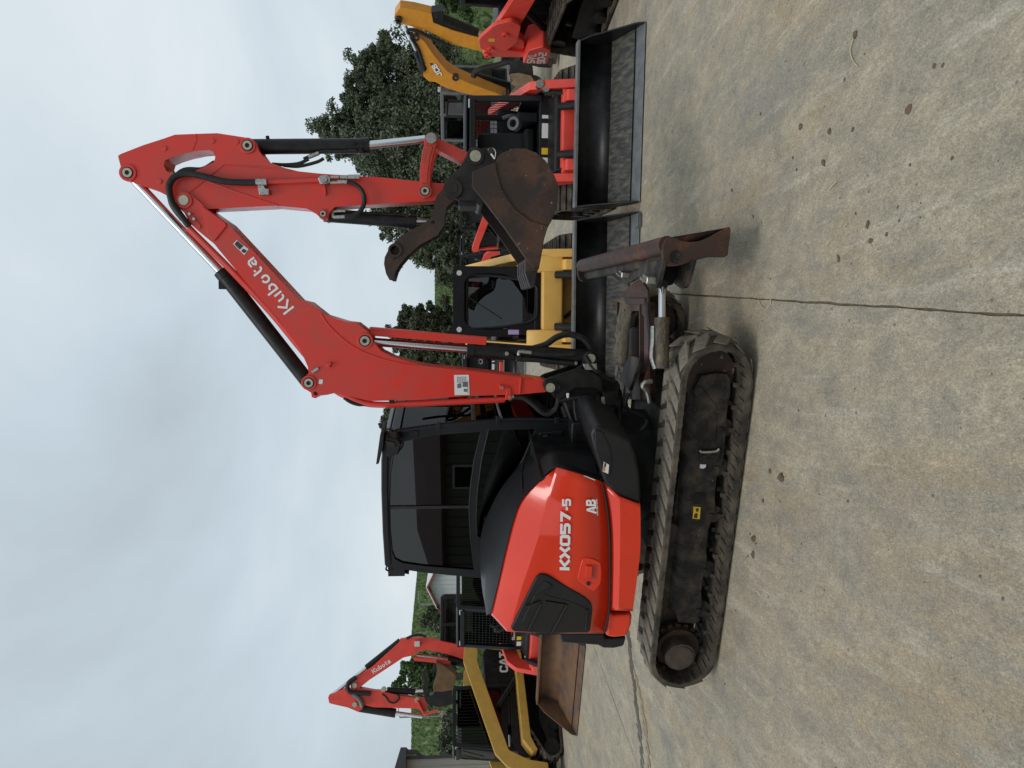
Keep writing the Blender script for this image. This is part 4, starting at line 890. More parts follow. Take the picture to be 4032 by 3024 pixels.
# bracket on the back of the blade
zb = (ptp(1375, 520) + BAX * .55).z + .02
bk = flat(Q1.l('700,628 690,645 760,695 800,735 850,772 900,778 940,762 980,732 1020,718 1060,730 1100,780 1150,824 1182,815 1202,780 1236,640 1256,545'), zb)
G().prism(bk, zb - .03, zb, ax='z').build('pivot_bracket', DIRTY, BLD, bevel=.005); G().prism(bk, zb - .22, zb - .19, ax='z').build('pivot_bracket', DIRTY, BLD, bevel=.005)
for p in Q1.l('880,690 1125,740'):
    q = XM.loc(gnd(p, zb + .03)); G().box(q.x - .02, q.x + .03, q.y - .06, q.y + .06, q.z - .035, q.z + .035).build('pin_clamp', ZINC, BLD, bevel=.01)
    for yy in (-.035, .035): G().cyl((q.x - .0, q.y + yy, q.z + .03), (q.x, q.y + yy, q.z + .055), .014, n=6).build('bolt', ZINC, BLD)
lug = [bl(atd(p, 4.95)) for p in Q1.l('1240,640 1330,600 1560,550 1520,610 1400,680 1350,790 1300,800 1260,770 1215,790')]
G().loft([lug, [q + V((.0, .06, 0)) for q in lug]], closed=True, capends=True).build('cylinder_lug', BLACK, BLD, bevel=.004)
a = bl(atd(Q1(1245,780), 4.97)); b = bl(atd(Q1(1245,1112), 4.97)); c = bl(atd(Q1(1250,1600), 4.95))
AC = G().cyl(b, c, .046, n=20).cyl(b, b + (c - b).normalized() * .05, .05, n=20).build('angle_cylinder', mat('rusty yellowed steel', (.05, .04, .03), .55, col2=(.30, .20, .09), nscale=14, namt=.8, lo=.46, hi=.8, bump=.2, stretch=(1, 6, 6)), EX)
G().cyl(a, b + (c - b).normalized() * .02, .024, n=20).build('rod', CHROME, AC)
G().cyl(a + V((0, -.03, 0)), a + V((0, .03, 0)), .035, n=16).build('rod_eye', BLACK, AC)
G().tube([bl(atd(p, 5.0)) for p in Q1.l('1160,1190 1160,1320 1150,1430 1150,1500 1180,1600')], .018, 8).build('steel_pipe', ZINC, AC)
G().tube([bl(atd(p, 5.15)) for p in Q1.l('1100,960 1110,1100 1130,1300 1140,1450')], .014, 8).build('hydraulic_hose', HOSE, AC)
# ================================================================== compact track loaders
GLASSD = glass_mat('dark door glass', (.22, .24, .25))
CW = [(-.80, .20, .185), (.80, .215, .20), (.40, .55, .13), (-.72, .60, .16)]
def simple_mesh(g, p0, du, dv, nu, nv, r=.006):
    for i in range(nu + 1): a = p0 + du * (i / nu); g.bar(a, a + dv, r, r, up=(1, .2, .1))
    for j in range(nv + 1): a = p0 + dv * (j / nv); g.bar(a, a + du, r, r, up=(1, .2, .1))
    return g
def loader(label, pos, deg, paint, group=None, top=2.0, beam=(.56, .74), bw=1.88, bmat=BUCKBLK, bfloor=BUCKFLOOR, door=False, mesh=False, armo=None, arm_y=.60, front_y=.55, lite=False, rear=False, lettered=None, bucket=True, cabw=.46, edgeplates=False):
    o = empty('track_loader', (pos[0], pos[1], 0), R(deg), label, 'loader', group)
    path = densify(belt(CW, 8), .12); L = plen(path)
    for s in (-1, 1):
        y0, y1 = sorted((s * .48, s * .90)); t = track_belt(path, y0, y1, .04); n = 40
        for i in range(n):
            p, nn, tt = at_len(path, L * i / n); a = V((p.x, (y0 + y1) / 2, p.y)); n3 = V((nn.x, 0, nn.y)); t3 = V((-nn.y, 0, nn.x))
            t.add([a + t3 * sx_ * .028 + V((0, sy_ * .195, 0)) + n3 * (.022 if k else -.004) for k in (0, 1) for sx_, sy_ in ((-1,-1),(1,-1),(1,1),(-1,1))], [(3,2,1,0),(4,5,6,7),(0,1,5,4),(1,2,6,5),(2,3,7,6),(3,0,4,7)])
        tk = t.build('track', RUBIN, o, smooth=30)
        if not lite:
            for x, z, r in CW[:2] + [(-.4, .13, .10), (0, .13, .10), (.4, .13, .10)]:
                G().cyl((x, s * .86, z), (x, s * .52, z), r - .05 if r > .12 else r - .01, n=20).build('roller', BLACK, tk)
            G().cyl((-.72, s * .84, .60), (-.72, s * .52, .60), .11, n=20).build('drive_sprocket', BLACK, tk)
        G().prism([(-.72, .12), (.72, .12), (.72, .28), (.3, .42), (-.6, .42)], s * .80, s * .60).build('track_frame', BLACK, o, bevel=.01)
    G().prism(rounded([(-1.05, .30), (.70, .30), (.92, .50), (.92, .80), (.55, .95), (-1.05, .95)], .04), -.46, .46).build('chassis', BLACK, o, bevel=.01)
    G().prism(rounded([(-1.40, .62), (-.45, .62), (-.45, 1.46), (-1.15, 1.50), (-1.40, 1.28)], .06), -.56, .56).build('engine_hood', paint if rear else BLACK, o, bevel=.03)
    # cab
    c = G().prism(rounded([(-.50, top - .07), (.62, top - .07), (.66, top - .03), (.60, top), (-.44, top), (-.52, top - .03)], .015), -cabw, cabw).build('cab', CABBLK, o, bevel=.012)
    w_ = .075
    for s in (-1, 1):
        yy = s * (cabw - w_ / 2)
        G().bar((.60, yy, top - .05), (.72, yy, .95), w_, .07, up=(0, 1, 0)).build('front_post', CABBLK, c, bevel=.01)
        G().bar((-.46, yy, top - .05), (-.50, yy, .95), w_, .08, up=(0, 1, 0)).build('rear_post', CABBLK, c, bevel=.01)
        if mesh:
            g = G(); simple_mesh(g, V((-.44, s * (cabw - .03), 1.12)), V((1.02, 0, 0)), V((0, 0, top - 1.24)), 17, 13); g.build('side_mesh', BLACK, c, smooth=0)
            G().box(-.44, .62, s * (cabw - .055) - .003, s * (cabw - .055) + .003, 1.12, top - .1).build('dark_pane', GLASS, c, smooth=0)  # dark pane added behind the mesh so the cab reads dark inside
            G().bar((-.5, yy, 1.08), (.7, yy, 1.08), .04, .12).build('side_sill', CABBLK, c)
        else:
            G().box(-.44, .60, yy - .01, yy + .01, .95, 1.20).build('side_panel', CABBLK, c)
            g = G(); simple_mesh(g, V((-.44, s * (cabw - .03), 1.22)), V((1.0, 0, 0)), V((0, 0, top - 1.32)), 10, 8, .008); g.build('side_mesh', BLACK, c, smooth=0)
        lm = G().box(.60, .655, s * (cabw - .10) - .055, s * (cabw - .10) + .055, top - .115, top - .055).build('headlight', LENS, c, bevel=.01)
    G().box(.60, .68, -cabw + .05, cabw - .05, top - .15, top - .07).build('header', CABBLK, c, bevel=.012)
    G().box(-.50, -.44, -cabw + .05, cabw - .05, .95, 1.32).build('rear_panel', CABBLK, c)
    g = G(); simple_mesh(g, V((-.47, -cabw + .06, 1.34)), V((0, 2 * cabw - .12, 0)), V((0, 0, top - 1.45)), 14, 9, .007); g.build('rear_mesh', BLACK, c, smooth=0)
    G().prism(rounded([(-.38, .98), (.12, .98), (.14, 1.10), (-.20, 1.12), (-.30, 1.62), (-.36, 1.74), (-.46, 1.72), (-.40, 1.2)], .04), -.22, .22).build('seat', SEATM, c, bevel=.03)
    for s in (-1, 1):
        G().box(-.3, .25, s * .34 - .06, s * .34 + .06, .95, 1.22).build('arm_rest', SEATM, c, bevel=.02)
        G().tube([(.22, s * .34, 1.2), (.27, s * .34, 1.32), (.25, s * .31, 1.42)], .025, 8).build('joystick', GREYST, c)
    if mesh and not door:
        g = G(); simple_mesh(g, V((.70, -cabw + .06, 1.0)), V((0, 2 * cabw - .12, 0)), V((-.08, 0, top - 1.16)), 14, 14, .007); g.build('front_mesh', BLACK, c, smooth=0)
    if door:
        q = rounded([(-cabw + .07, top - .17), (-cabw + .10, top - .60), (-cabw + .16, 1.10), (-.20, .98), (.20, .98), (cabw - .16, 1.10), (cabw - .10, top - .60), (cabw - .07, top - .17)], .09)
        P0 = [(.655 - (z - 1.9) * .10, y, z) for y, z in q]
        G().loft([P0, [(x + .006, y, z) for x, y, z in P0]], closed=True, capends=True).build('door_glass', GLASS if mesh else GLASSD, c, smooth=0)
        G().tube(P0 + P0[:1], .022, 8, smooth=False).build('door_frame', CABBLK, c)
        G().box(.70, .76, -cabw, cabw, .86, 1.02).build('door_sill', CABBLK, c, bevel=.01)
        G().tube([(.70, .05, top - .2), (.735, -.22, top - .62)], .008, 6, smooth=False).build('wiper', BLACK, c)
        G().box(.74, .80, -.36, .36, .80, .88).build('step', GREYST, c, bevel=.01)
    else:
        G().box(.66, .74, -cabw, cabw, .84, .98).build('front_sill', CABBLK, c, bevel=.01)
        for k, (ya, yb, mm) in enumerate(((-.36, -.26, LABEL), (-.22, -.14, LYEL), (-.02, .16, LABEL), (.22, .26, LABEL))): G().box(.740, .743, ya, yb, .87, .95).build('label', mm, c, smooth=0)
        G().tube([(.35, -.18, 1.0), (.5, -.20, 1.22), (.55, -.16, 1.34)], .035, 8).build('foot_throttle', GREYST, c)
        G().ring((.42, .2, 1.25), (.50, .2, 1.30), .085, .05).build('air_duct', GREYST, c)
    # lift arms
    ao = armo or [(-1.30, 1.42), (-1.22, 1.56), (-1.05, 1.55), (.90, 1.12), (1.06, .98), (1.22, .42), (1.20, .30), (1.06, .30), (.98, .55), (.84, .88), (-.9, 1.32), (-1.15, 1.34)]
    for s in (-1, 1):
        y0, y1 = sorted((s * arm_y, s * (arm_y + .10)))
        if abs(front_y - arm_y) > .001:
            g = G(); pts = rounded(ao, .04, 3)
            def yv(x): 
                t_ = min(1, max(0, (x - .3) / .7)); return s * ((1 - t_) * arm_y + t_ * front_y)
            g.loft([[(x, yv(x), z) for x, z in pts], [(x, yv(x) + s * .10, z) for x, z in pts]], closed=True, capends=True); a = g.build('lift_arm', paint, o, bevel=.008)
        else: a = G().prism(rounded(ao, .04, 3), y0, y1).build('lift_arm', paint, o, bevel=.008)
        G().prism(rounded([(1.00, .74), (1.20, .70), (1.26, .34), (1.18, .26), (1.06, .30)], .03), s * (front_y - .16), s * (front_y - .03)).build('arm_foot', paint, o, bevel=.008)
        G().cyl((1.12, s * (front_y - .22), .80), (1.28, s * (front_y - .22), .45), .045, n=16).build('tilt_cylinder', BLACK, o)
        G().cyl((1.27, s * (front_y - .22), .47), (1.31, s * (front_y - .22), .38), .024, n=12).build('rod', CHROME, o)
        G().bar((-1.25, s * (arm_y - .05), 1.40), (-1.15, s * (arm_y - .05), .70), .07, .16, up=(0, 1, 0)).build('rear_link', paint, o, bevel=.01)
        G().cyl((-.75, s * (arm_y - .04), .72), (-.05, s * (arm_y - .04), 1.2), .05, n=14).build('lift_cylinder', BLACK, o)
    G().prism(rounded([(.92, beam[0]), (1.10, beam[0]), (1.10, beam[1]), (.92, beam[1])], .03), -front_y, front_y).build('cross_beam', paint, o, bevel=.01)
    G().prism(rounded([(1.24, .10), (1.32, .10), (1.36, .56), (1.28, .58)], .01), -.50, .50).build('coupler_plate', BLACK, o, bevel=.005)
    if bucket:
        sp = [(1.36, .60), (1.46, .62), (1.66, .52), (2.14, .10), (2.17, .008), (2.05, .006), (1.72, .10), (1.46, .19), (1.36, .32)]
        bk = G().loft([[(x, y, z) for x, z in resamp2([(1.46, .62), (1.38, .60), (1.36, .45), (1.385, .33), (1.45, .25), (1.56, .195), (1.78, .122), (2.02, .032)], 22)] for y in (-bw / 2, 0, bw / 2)]).build('loader_bucket', bmat, o, solid=-.014)
        for s in (-1, 1): G().prism(sp, s * bw / 2, s * (bw / 2 - .016)).build('bucket_side', bmat, bk, bevel=.003)
        G().box(1.345, 1.50, -bw / 2, bw / 2, .600, .632).build('bucket_lip', bmat if bmat is not BUCKBLK else GREYST, bk, bevel=.005)
        G().prism([(1.96, .040), (2.16, .003), (2.18, .014), (2.06, .050), (1.96, .070)], -bw / 2, bw / 2).build('cutting_edge', bmat if bmat is not BUCKBLK else GREYST, bk, bevel=.002)
        G().add([(1.52, -bw / 2 + .02, .238), (1.62, -bw / 2 + .02, .203), (1.99, -bw / 2 + .02, .082), (1.99, bw / 2 - .02, .082), (1.62, bw / 2 - .02, .203), (1.52, bw / 2 - .02, .238)], [(0, 1, 4, 5), (1, 2, 3, 4)]).build('bucket_floor', bfloor, bk, smooth=0)
        if edgeplates:
            for y in (-bw / 2 + .10, -bw / 2 + .62, bw / 2 - .62, bw / 2 - .10): G().box(2.10, 2.25, y - .075, y + .075, .006, .052).build('edge_plate', GREYST, bk, bevel=.004)
    return o
def resamp2(P, n): return [(q.x, q.y) for q in resamp([V((a, b, 0)) for a, b in P], n)]
def place(edge, deg, reach=2.16):                # loader origin from the middle of its cutting edge
    a = R(deg); return (edge[0] - math.cos(a) * reach, edge[1] - math.sin(a) * reach)
SVLA = [(-1.06, 1.20), (-1.10, 1.42), (-1.0, 1.58), (-.75, 1.60), (.88, 1.10), (1.04, .96), (1.20, .42), (1.18, .30), (1.04, .30), (.96, .55), (.80, .88), (-.55, 1.22), (-.75, 1.08), (-.95, 1.05)]
dg = -98
K1 = loader('red loader with open cab and wide clean black bucket flat on the concrete', place((2.93, 7.90), dg), dg, BGRED, top=1.93, cabw=.50, front_y=.50, arm_y=.62)
dg = -94
C1 = loader('pale yellow loader with closed glass door, its black bucket right behind the rusty blade', place((.96, 8.10), dg), dg, CATY, top=2.06, door=True, beam=(.70, .96), front_y=.54, arm_y=.50, cabw=.43, edgeplates=True, armo=[(-1.28, 1.62), (-1.20, 1.86), (-.85, 1.90), (.84, 1.22), (1.08, 1.02), (1.22, .42), (1.20, .30), (1.06, .30), (.98, .62), (.80, .98), (-.9, 1.60), (-1.10, 1.58)])
G().box(.90, .94, -.55, .55, .32, .72).build('front_panel', CATO, C1, bevel=.01);
oc = rounded([(-.27, 1.93), (.27, 1.93), (.36, 1.80), (.36, 1.42), (.24, 1.12), (-.24, 1.12), (-.36, 1.42), (-.36, 1.80)], .07)
G().prism(rounded([(-.45, 2.07), (.45, 2.07), (.45, 1.30), (.36, .96), (-.36, .96), (-.45, 1.30)], .06), .69, .74, holes=[oc], ax='x').build('door_surround', CABBLK, C1)
for s in (-1, 1): G().cyl((.74, s * .36, 1.99), (.755, s * .36, 1.99), .034, n=16).build('headlight', LENS, C1)
G().box(.741, .744, -.42, -.36, 1.22, 1.36).build('paper_tag', LILAC, C1, smooth=0)
for s in (-1, 1): G().prism([(.92, .70), (1.12, .70), (1.12, .98), (1.02, 1.14), (.92, 1.14)], s * .56, s * .36).build('beam_gusset', CATY, C1, bevel=.02)
dg = -115
K2 = loader('red loader with wire-mesh cab and large rust-stained bucket', place((-5.02, 11.95), dg), dg, BGRED, top=2.04, mesh=True, bmat=RUSTB, bfloor=RUSTB, bw=2.0, front_y=.56)
dg = -140
C2 = loader('ochre yellow loader with mesh cab windows at the left edge, arms lowered', (-6.85, 15.2), dg, CATO, top=2.12, mesh=True, door=True, beam=(.62, .86), arm_y=.66, front_y=.62, armo=[(-1.28, 1.66), (-1.20, 1.88), (-.90, 1.90), (.86, 1.30), (1.10, 1.06), (1.24, .42), (1.20, .30), (1.04, .30), (.98, .66), (.80, 1.04), (-.9, 1.62), (-1.10, 1.60)])
G().prism(rounded([(-1.0, .72), (.62, .62), (.86, .50), (.90, .60), (.66, .78), (-1.0, .86)], .02), .50, .93).build('track_cover', CATO, C2, bevel=.01)
lettering('side_lettering', 'CAT', V((-.72, .562, .98)), (-1, 0, 0), (0, 0, 1), .17, LABEL, C2, stroke=.22)
dg = -88
S1 = loader('red loader cut off by the right edge, lettered on its rear side panel', (5.66, 9.70), dg, BGRED, top=1.98, mesh=True, rear=False, armo=SVLA, arm_y=.70, front_y=.60)
# details that only one machine shows
fr = Frame((5.66, 9.70), dg)
pn = G().prism(rounded([(-1.12, .70), (-.70, .70), (-.60, .82), (-.74, 1.02), (-1.12, 1.06)], .03), -.94, -.56).build('rear_side_panel', BGRED, S1, bevel=.02)
lettering('model_lettering', 'SVL', V((-1.09, -.945, .89)), (1, 0, 0), (0, 0, 1), .12, LABEL, pn, stroke=.2)
lettering('model_lettering', '90-2', V((-1.09, -.945, .745)), (1, 0, 0), (0, 0, 1), .12, LABEL, pn, stroke=.2, gap=-.08)
lk = G().prism(rounded([(-1.14, 1.05), (-1.0, 1.02), (-.94, 1.30), (-.98, 1.62), (-1.10, 1.66), (-1.16, 1.50)], .04), -.84, -.70).build('rear_link', BGRED, S1, bevel=.01)
pl = G().prism(rounded([(-1.0, 1.52), (-.88, 1.70), (-.62, 1.72), (-.22, 1.52), (-.10, 1.30), (-.22, 1.16), (-.66, 1.18), (-.9, 1.30)], .06), -.86, -.80).build('pivot_plate', BGRED, S1, bevel=.01)
for x, z in ((-.86, 1.54), (-.45, 1.36), (-1.06, 1.58)): G().ring((x, -.86, z), (x, -.885, z), .05, .022).build('pivot_boss', BGRED, pl)
G().box(-.66, -.58, -.8615, -.86, 1.50, 1.58).build('label', LYEL, pl, smooth=0)
# far red loaders standing behind the row
K3 = loader('far red loader nearest the big tree, half hidden behind the raised bucket', (5.55, 23.5), -60, BGRED, 'far red loaders', lite=True, top=1.95)
K4 = loader('far red loader seen just left of the raised bucket, beyond the yellow loader', (4.55, 26.5), -62, BGRED, 'far red loaders', lite=True, top=1.95)
K5 = loader('far red loader glimpsed between the lifting cylinder and the boom foot', (.60, 24.0), -100, BGRED, 'far red loaders', lite=True, top=1.88)

# ================================================================== the two excavators in the background
def simple_cab(parent, x0, x1, y0, y1, z0, z1, m=CABBLK, w_=.07):
    c = G().box(x0 - .03, x1 + .03, y0 - .03, y1 + .03, z1 - .08, z1).build('cab', m, parent, bevel=.02)
    for x in (x0, (x0 * .45 + x1 * .55), x1):
        for y in (y0, y1): G().box(x - w_ / 2, x + w_ / 2, y - w_ / 2, y + w_ / 2, z0, z1 - .06).build('pillar', m, c, bevel=.008)
    for y in (y0, y1):
        G().box(x0, x1, y - .02, y + .02, z0, z0 + (z1 - z0) * .22).build('door_panel', m, c, bevel=.008)
        G().box(x0 + .03, x1 - .03, y - .004, y + .004, z0 + (z1 - z0) * .22, z1 - .07).build('side_window', GLASSC, c, smooth=0)
    for x in (x0, x1): G().box(x - .004, x + .004, y0 + .03, y1 - .03, z0 + (z1 - z0) * .2, z1 - .07).build('end_window', GLASSC, c, smooth=0)
    G().box(x0, x1, y0, y1, z0 - .05, z0).build('cab_floor', INT, c)
    G().prism(rounded([(x0 + .2, z0), (x0 + .65, z0), (x0 + .65, z0 + .45), (x0 + .4, z0 + .5), (x0 + .3, z0 + 1.05), (x0 + .15, z0 + 1.0)], .05), (y0 + y1) / 2 - .24, (y0 + y1) / 2 + .24).build('seat', SEATM, c, bevel=.03)
    for y in (y0 + .08, y1 - .08): G().box(x1 - .02, x1 + .05, y - .05, y + .05, z1 - .02, z1 + .05).build('roof_lamp', LENS, c, bevel=.01)
    return c
def simple_base(parent, paint, zb=.78, dx=0.0):
    W2_ = [(-1.0 + dx, .27, .24), (1.0 + dx, .27, .24), (1.0 + dx, .30, .24), (-1.0 + dx, .30, .24)]
    path = densify(belt(W2_, 8), .2)
    for s in (-1, 1): 
        y0, y1 = sorted((s * .58, s * .98)); track_belt(path, y0, y1, .05).build('track', RUBIN, parent, smooth=30)
        G().prism([(-.9 + dx, .15), (.9 + dx, .15), (.9 + dx, .4), (-.9 + dx, .4)], s * .9, s * .65).build('track_frame', BLACK, parent, bevel=.02)
    G().box(-.6 + dx, .6 + dx, -.6, .6, .25, .55).build('car_body', BLACK, parent)
    G().cyl((dx, 0, .5), (dx, 0, zb), .45, n=28).build('slew_ring', BLACK, parent)
    G().prism(rounded([(x_ + dx, z_) for x_, z_ in [(-1.35, zb), (.7, zb), (.7, zb + .25), (.1, zb + .45), (-.6, zb + .8), (-1.3, zb + .75), (-1.42, zb + .4)]], .08), -.95, .95).build('upper_body', paint, parent, bevel=.05)
# red one, facing left
X2 = Frame((-5.15, 17.4), 193.0)
E2 = empty('excavator', X2.o, X2.a, 'red excavator far left with arm folded down and brown toothed bucket', 'excavator')
simple_base(E2, BGRED)
def tr2(name, px, y0, y1, m, parent=E2, y=None, bevel=.006, f=X2): return G().prism(f.xz(px, y1 if y is None else y), y0, y1).build(name, m, parent, bevel=bevel)
b2 = tr2('boom', Z3.l('2040,340 1890,318 1750,290 1520,236 1400,226 1200,232 1085,245 1080,285 700,630 430,825 365,900 375,960 420,985 500,955 640,840 1150,505 1280,478 1360,425 1480,400 1800,470 1990,535 2090,560 2110,420'), -.13, .13, BGRED)
tr2('weld_plate', Z3.l('1060,540 1180,460 1300,400 1420,365 1470,398 1360,428 1280,482 1150,510'), .13, .135, BGRED, b2, bevel=.002)
a2_ = tr2('arm', Z3.l('42,1095 60,1055 130,1030 300,958 400,990 500,955 700,995 800,1000 845,960 882,985 870,1015 1080,1065 1320,1100 1450,1120 1490,1200 1480,1290 1320,1255 700,1235 560,1200 540,1265 470,1302 430,1282 330,1240 110,1190 60,1175'), -.12, .12, BGRED)
for p in Z3.l('432,917 430,1195 1335,1130 850,972'):
    c = X2.pt(p, .13); G().cyl((c.x, .08, c.z), (c.x, .16, c.z), .055, n=14).build('pin', PINM, b2)
def cyl2(name, p0, p1, p2, r, rr, f, parent, y=0.0, m=BLACK):
    a, b, c = f.pt(p0, y), f.pt(p1, y), f.pt(p2, y); o = G().cyl(a, b, r, n=16).build(name, m, parent); G().cyl(b, c, rr, n=12).build('rod', CHROME, o); return o
cyl2('bucket_cylinder', Z3(500,1235), Z3(1025,1320), Z3(1410,1370), .10, .045, X2, E2)
cyl2('thumb_cylinder', Z3(900,985), Z3(1310,1010), Z3(1440,1000), .07, .04, X2, E2)
cyl2('boom_cylinder', Z3(2150,600), Z3(1780,545), Z3(1330,485), .10, .05, X2, E2)
cyl2('arm_cylinder', Z3(1090,270), Z3(600,660), Z3(70,1080), .07, .04, X2, E2)
tr2('rod_guard', Z3.l('1285,505 1820,560 1825,615 1290,560'), -.1, .1, BGRED)
for a, b in (('1335,1130', '1440,1335'), ('1440,1340', '1650,1270')):
    p = Z3.l(a + ' ' + b)
    for yy in (-.16, .16): G().bar(X2.pt(p[0], yy), X2.pt(p[1], yy), .05, .13, up=(0, 1, 0)).build('link', BGRED, E2, bevel=.01)
tr2('coupler', Z3.l('1580,1010 1840,985 1855,1190 1660,1240 1500,1195 1450,1130 1480,1075 1560,1060'), -.2, .2, EARS)
bb = tr2('bucket', Z3.l('1610,580 1680,610 1760,660 1870,740 1902,800 1875,900 1840,985 1680,1010 1580,1002 1565,950 1610,820 1625,700'), -.42, .42, mat('clay stained bucket', (.19, .105, .04), .7, col2=(.10, .06, .03), nscale=5, namt=.8))
for k in range(6):
    q = Z3.l(f'{1590-4*k},{590+50*k} {1560-4*k},{610+50*k} {1595-4*k},{640+50*k} {1620-4*k},{620+50*k}'); tr2('tooth', q, .36 - .15 * k, .42 - .15 * k, EARS, bb, y=.40, bevel=.004)
tr2('thumb', Z3.l('1415,720 1450,650 1470,690 1462,770 1505,900 1485,1000 1510,1090 1480,1165 1440,1080 1412,950 1432,850'), -.15, .15, EARS)
for t, rr, mm in (('450,800 360,860 325,930 340,990 400,1020 560,1030 660,1035', .05, HOSE), ('400,1040 480,1100 525,1170 540,1230', .05, GREYST), ('830,1040 880,1080 930,1150 1000,1170 1060,1130 1070,1080 1040,1040', .022, HOSE), ('1180,235 1290,190 1390,185 1470,215', .03, HOSE)):
    G().tube([X2.pt(p, .18) for p in Z3.l(t)], rr, 8).build('hose', mm, E2)
q = X2.pt(Z3(1340,310), .16); G().box(q.x - .06, q.x + .06, .13, .22, q.z - .06, q.z + .06).build('boom_lamp', LENS, b2, bevel=.01)
a = X2.pt(Z3(700,752), .134); b = X2.pt(Z3(958,585), .134); d_ = (b - a).normalized(); u_ = V((0, 1, 0)).cross(d_) * 1.0
if u_.z < 0: u_ = -u_
gg = lettering('boom_lettering', 'Kubota', a, d_, u_, (b - a).length / 4.45, WHITE, b2, stroke=.19, gap=.02)
simple_cab(E2, -.15, .95, -.80, -.02, 1.0, 2.42)
# amber one, on the right
XJ = Frame((6.35, 16.6), -56.0)
EJ = empty('excavator', XJ.o, XJ.a, 'amber yellow excavator under the big tree, arm folded over a muddy bucket', 'excavator')
simple_base(EJ, BLACK, dx=-1.2)
def trj(name, px, y0, y1, m, parent=EJ, y=None, bevel=.006): return G().prism(XJ.xz(px, y0 if y is None else y), y0, y1).build(name, m, parent, bevel=bevel)
bj = trj('boom', Q2.l('242,300 262,282 300,290 345,330 420,440 520,560 600,615 700,660 1015,775 1020,800 985,812 760,760 620,730 520,698 430,650 380,645 340,610 335,590 375,580 360,520 320,430'), -.19, .19, JCBY)
aj = trj('arm', Q2.l('105,150 108,120 150,60 260,75 400,108 415,180 560,240 780,300 990,390 975,425 945,448 760,400 560,350 420,270 330,232 170,192'), -.14, .14, JCBY)
for p in Q2.l('278,298 590,615 140,160'):
    c = XJ.pt(p, -.19); G().ring((c.x, -.21, c.z), (c.x, -.12, c.z), .07, .03).build('pin', EARS, bj)
cyl2('bucket_cylinder', Q2(430,130), Q2(760,270), Q2(960,380), .12, .05, XJ, EJ)
tb_ = trj('cylinder_guard', Q2.l('400,95 495,85 500,230 410,200'), -.12, .12, BLACK)
cyl2('arm_cylinder', Q2(355,590), Q2(280,400), Q2(190,200), .07, .04, XJ, EJ, y=.0)
cyl2('boom_cylinder', Q2(1030,700), Q2(720,610), Q2(590,560), .13, .06, XJ, EJ, y=.25)
trj('coupler', Q2.l('960,430 1080,400 1140,470 1150,500 1030,510 950,500'), -.15, .15, EARS)
mb_ = mat('muddy bucket', (.30, .20, .10), .85, col2=(.14, .10, .06), nscale=4, namt=.9, bump=.4, bscale=20)
bkj = trj('bucket', Q2.l('1030,500 1100,470 1170,500 1205,570 1212,640 1190,690 1120,705 1060,735 1030,735 1070,690 1030,665 1050,640 1012,600'), -.4, .4, EARS)
trj('bucket_side', Q2.l('1030,590 1090,580 1190,600 1212,640 1190,690 1120,705 1060,735 1030,735 1070,690 1030,665 1050,640 1012,600'), -.43, -.40, mb_, bkj)
G().tube([XJ.pt(p, -.2) for p in Q2.l('735,608 740,575 800,540 900,520 1000,490 1060,470')], .06, 8).build('thumb', EARS, EJ)
G().tube([XJ.pt(p, -.1) for p in Q2.l('880,450 890,400 960,365 1020,390 1070,440')], .07, 8).build('link', EARS, EJ)
for t in ('255,270 215,260 225,235 300,250 400,300 560,370', '255,285 240,300 300,400 345,560'):
    G().tube([XJ.pt(p, -.2) for p in Q2.l(t)], .035, 8).build('hose', HOSE, EJ)
G().prism(XJ.xz(Q2.l('386,502 405,498 492,594 462,590'), -.19), -.198, -.19).build('brand_plate', LBLACK, bj, smooth=0)
a = XJ.pt(Q2(488,592), -.2); b = XJ.pt(Q2(432,500), -.2); d_ = (b - a).normalized(); u_ = V((-d_.z, 0, d_.x))
lettering('boom_lettering', 'JCB', a, d_, u_, (b - a).length / 2.65, WHITE, bj, stroke=.24, thick=.003)
jc = simple_cab(EJ, -1.0, .25, -.1, .85, .95, 2.40, m=GREYST)
c0_ = XJ.pt(Q2(1320,540), -.0); 
bjl = G().prism(rounded([(1.55, .15), (1.72, .10), (1.78, .12), (1.70, .35), (1.74, .62), (1.62, .64), (1.56, .40)], .02), -1.1, 1.1).build('dozer_blade', DIRTY, EJ, bevel=.01)
G().box(1.64, 1.80, -1.1, 1.1, .06, .13).build('cutting_edge', BLADE, bjl, bevel=.004)
mr = XJ.loc(atd(Q2(590,870), 15.2)); G().tube([XJ.loc(atd(p, 15.2)) for p in Q2.l('525,810 520,920 660,925 668,800 530,800')], .035, 8, smooth=False).build('mirror_frame', BLACK, EJ)
mp_ = [XJ.loc(atd(p, 15.2)) for p in Q2.l('530,810 530,915 655,920 660,805')]
G().loft([mp_, [q + V((.01, .03, 0)) for q in mp_]], closed=True, capends=True).build('mirror', GLASSC, EJ, smooth=0)

